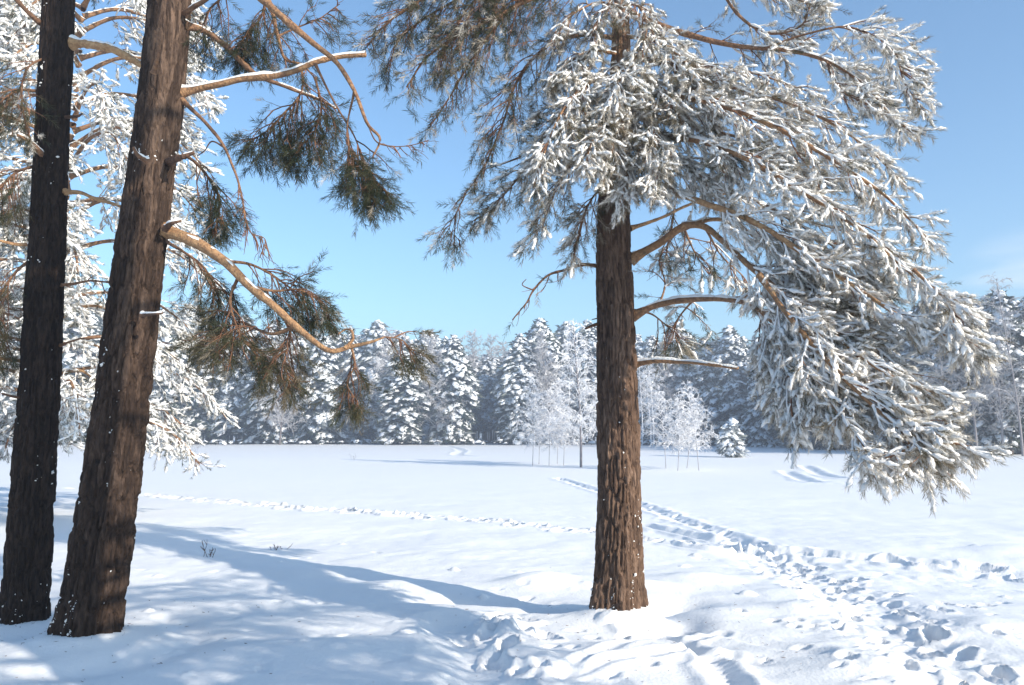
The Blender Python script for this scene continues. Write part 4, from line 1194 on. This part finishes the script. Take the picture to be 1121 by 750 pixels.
bare(265, 449, 485.8, 680, "small round white frosted tree in front of the far woods on the left", None, "frosted_tree", "tree", stems=1, n1=40, n2=10, n3=4, rt=.022, bl=.42, stem_r=.10, stem_t=.7, low=.2, arch=.9, frost=.95)
GAP = [(508, 372, "brownish frosted bare tree at the left of the frosted gap"), (524, 366, "pale frosted bare tree in the left middle of the frosted gap"), (538, 370, "pinkish frosted bare tree in the middle of the frosted gap"), (551, 376, "pale frosted bare tree at the right of the frosted gap")]
GAP += [(306, 372, "pale frosted bare tree among the far pines right of the small frosted bush tree"), (428, 362, "frosted bare treetop just left of the low wide snow-heavy pine"), (478, 366, "frosted bare treetop between the pointed spruce and the full pine left of the gap"), (604, 366, "frosted bare tree between the pines behind the left birch clump"), (735, 372, "frosted bare tree among the far pines right of the big stem"), (792, 372, "frosted bare tree behind the tiny young pine")]
for i, (px, top, lb) in enumerate(GAP):
    bare(px, top, 484.6 - .2 * i if i < 4 else 487.2, 690 + i, lb, "frosted bare trees of the far woods", "bare_tree", "tree", n1=64, n2=12, n3=5, rt=.036, bl=.26, stem_r=.16, stem_t=.1, low=.12, arch=.3, frost=.60)
bare(703, 392, 489, 700, "slender white birch leaning beside the big pine's stem, before the far woods", None, n1=30, n2=8, n3=3, rt=.016, bl=.25, stem_r=.09, stem_t=.9, low=.3, arch=.6)
bare(716, 386, 489, 701, "tall forked white birch right of the big pine's stem, before the far woods", None, stems=2, spread=.5, n1=30, n2=8, n3=3, rt=.016, bl=.25, stem_r=.09, stem_t=.9, low=.3, arch=.6)
for i, (px, top, lb) in enumerate([(1038, 372, "frosted bare tree left of the tall shaded pine near the right edge"), (1070, 330, "tall frosted bare tree between two shaded pines near the right edge"), (1098, 372, "pale round frosted tree in front of the shaded conifers at the right edge"), (1120, 305, "tall frosted bare tree at the very right edge")]):
    bare(px, top, 498 + .3 * i, 710 + i, lb, "frosted bare trees at the right of the woods", "bare_tree", "tree", n1=44, n2=9, n3=4, rt=.014, bl=.28, stem_r=.11, stem_t=.25, low=.2, arch=.5, frost=.5)

# the tiny young pine
p = at(800, 500.5, CAM_H * F / 25.5); p[2] = gz(p)
o = thing("young_pine", p, "tiny snow-covered young pine standing alone right of the right birch clump", "tree")
t_, n_, s_ = conifer(730, H=2.5, R=.52, kind='pine', n=46, low=.08, lod=3.2, nt=(.7, 1.1))
for nm, b_, m_ in (("trunk", t_, M_trunk_far), ("boughs", n_, M_needle_far), ("snow_cover", s_, M_snow_far)):
    b_.build(nm, m_, o)

# the woods behind the first row: too deep to tell the trees apart
tr_, nd_, sn_ = MB(), MB(), MB()
LOW = [conifer(800 + k, kind=('pine', 'spruce', 'pine', 'round')[k % 4], R=3.5, n=90, lod=.75, low=.22) for k in range(5)]


def flat(mb):
    return (np.concatenate(mb.v), np.concatenate(mb.t) if mb.t else np.zeros((0, 3), int), np.concatenate(mb.q) if mb.q else np.zeros((0, 4), int), np.concatenate(mb.a))


LOWF = [[flat(b) for b in L3] for L3 in LOW]
for row in range(5):
    for px in np.arange(-60, 1260, 21):
        x = px + rng.uniform(-9, 9)
        if 506 < x < 556 and row < 1:
            continue
        base = np.interp(x, [0, 700, 850, 1000, 1120, 1300], [485.6, 485.8, 487, 491, 494, 495]) - .35 - row * .5
        d = CAM_H * F / (base - 475)
        q = at(x, base, d); q[2] = 0
        top = np.interp(x, [0, 150, 300, 430, 480, 510, 530, 560, 600, 660, 800, 900, 1000, 1060, 1200], [320, 345, 362, 360, 362, 384, 388, 378, 362, 362, 372, 352, 338, 322, 320]) + rng.uniform(0, 16)
        h = at(x, top, d)[2]
        a = rng.uniform(0, 6.28); ca, sa = math.cos(a), math.sin(a)
        s = h / 18
        M = np.array([[ca, -sa, 0], [sa, ca, 0], [0, 0, 1]]) * np.array([[s, s, s]]).T
        kk = rng.integers(0, 5)
        for (v, t, qd, tt), mbx in zip(LOWF[kk], (tr_, nd_, sn_)):
            mbx.add(v @ M.T + q, tris=t, quads=qd, tint=tt)
        for s_ in range(2):                                     # dark thin stems filling the foot of the woods
            off = rng.uniform(-3, 3); yy = rng.uniform(0, 6)
            tubes(tr_, np.array([[[q[0] + off, q[1] + yy, -.2], [q[0] + off + rng.normal(0, .1), q[1] + yy, 4], [q[0] + off + rng.normal(0, .3), q[1] + yy, 9]]]), np.array([[.13, .10, .05]]), 5, .3)
w = thing("woods", (0, 150, 0), "deep snowy woods filling the gaps behind the front row of the far treeline", "woods")
w['kind'] = 'stuff'
parent_off['on'] = True
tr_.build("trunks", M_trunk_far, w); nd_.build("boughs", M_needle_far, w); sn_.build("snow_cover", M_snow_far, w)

# snowy undergrowth along the foot of the woods
ub, us = MB(), MB()
P_, D_, S_ = [], [], []
for k in range(640):
    x = rng.uniform(-60, 1230)
    base = np.interp(x, [0, 700, 850, 1000, 1120, 1300], [486.6, 487, 488.4, 493, 496.5, 497]) + rng.uniform(-.9, .5)
    d = CAM_H * F / (base - 475); q = at(x, base, d); q[2] = gz(q) + rng.uniform(0, .5) ** 1.5
    P_.append(q); D_.append(rng.normal(size=3) * [1, 1, .3]); S_.append(rng.uniform(.3, 1.0))
P_, D_, S_ = np.array(P_), np.array(D_), np.array(S_)
scatter(ub, PUFFS, P_ + [0, 0, .25], D_, S_, .2); scatter(us, PADS, P_ + [0, 0, .25], D_, S_, .6)
u = thing("undergrowth", (0, 118, 0), "low snowy bushes along the foot of the far woods", "bushes"); u['kind'] = 'stuff'
ub.build("boughs", M_needle_far, u); us.build("snow_cover", M_snow_far, u)

# ------------------------------------------------------------------ small dry plants in the snow
def dry_plant(px, py, h, n, label, seed):
    r = np.random.default_rng(seed)
    g = gp(px, py); z = ground_z(g[0], g[1])
    mb = MB(); P = []
    for k in range(n):
        a = r.uniform(0, 6.28); ln = h * r.uniform(.5, 1.1)
        b = np.array([g[0] + r.normal(0, .05), g[1] + r.normal(0, .03), z - .05])
        d = norm(np.array([math.cos(a) * .5, math.sin(a) * .5, r.uniform(.5, 1.3)]))
        q = [b]
        for i in range(4):
            d = norm(d + r.normal(0, .22, 3)); q.append(q[-1] + d * ln / 4)
        P.append(q)
        for j in range(2):
            e = q[2 + j]; d2 = norm(d + r.normal(0, .7, 3)); P.append([e + d2 * ln * .3 * f for f in np.linspace(0, 1, 5)])
    P = np.array(P)
    tubes(mb, P, np.linspace(.0045, .002, 5)[None] * np.ones((len(P), 1)), 4, .1)
    o = mb.build("dry_plant", M_twig)
    tag(o, label, "plant", "dry stalks poking out of the snow")
    return o


dry_plant(229, 609, .26, 6, "dark leaning dry plant in the tree shadow right of the leaning stem", 1)
dry_plant(305, 599, .16, 7, "small pale tuft of dry stalks just above the long tree shadow", 2)
dry_plant(387, 503, .6, 5, "tiny dark dry stub far out on the open snow field", 3)
dry_plant(214, 494, 1.2, 7, "faint frosted dry bush far out near the woods on the left", 4)


# bits of bark and needles dropped on the snow under the pines
lm = MB()
P_, D_ = [], []
for k in range(420):
    c, rr = [(TR_C, 1.6), (TR_2, 1.5), (TR_1, 1.3), (np.array([1.2, 6.0]), 2.0)][k % 4]
    q = c + rng.normal(0, rr * .6, 2)
    P_.append([q[0], q[1], ground_z(q[0], q[1]) + .004]); D_.append([rng.normal(), rng.normal(), rng.normal(0, .15)])
P_, D_ = np.array(P_), norm(np.array(D_)); ln_ = rng.uniform(.005, .018, (len(P_), 1))
tubes(lm, np.stack([P_ - D_ * ln_, P_, P_ + D_ * ln_ * [1, 1, .6]], 1), rng.uniform(.0008, .0024, (len(P_), 1)) * np.array([[.5, 1, .4]]), 4, .2)
tag(lm.build("bark_litter", M_twig), "fine dark needles and bark bits strewn on the snow under the pines", "litter", kind='stuff')


# ------------------------------------------------------------------ cold air
me = bpy.data.meshes.new("haze")
X_, Y0_, Y1_, Z0_, Z1_ = 720, -320, 720, float(HG.min()) - 1.0, 27.0
me.from_pydata([(x, y, z) for z in (Z0_, Z1_) for y in (Y0_, Y1_) for x in (-X_, X_)], [], [(0, 2, 3, 1), (4, 5, 7, 6), (0, 1, 5, 4), (2, 6, 7, 3), (0, 4, 6, 2), (1, 3, 7, 5)])
hm = bpy.data.materials.new("haze"); hm.use_nodes = True
hn = hm.node_tree.nodes; hn.clear()
ho = hn.new("ShaderNodeOutputMaterial"); hv = hn.new("ShaderNodeVolumePrincipled")
hv.inputs["Color"].default_value = (0.76, 0.84, 1.0, 1)
hv.inputs["Density"].default_value = 0.0032
hv.inputs["Anisotropy"].default_value = 0.2
hm.node_tree.links.new(hv.outputs[0], ho.inputs["Volume"])
me.materials.append(hm)
tag(link("haze", me), kind='stuff')
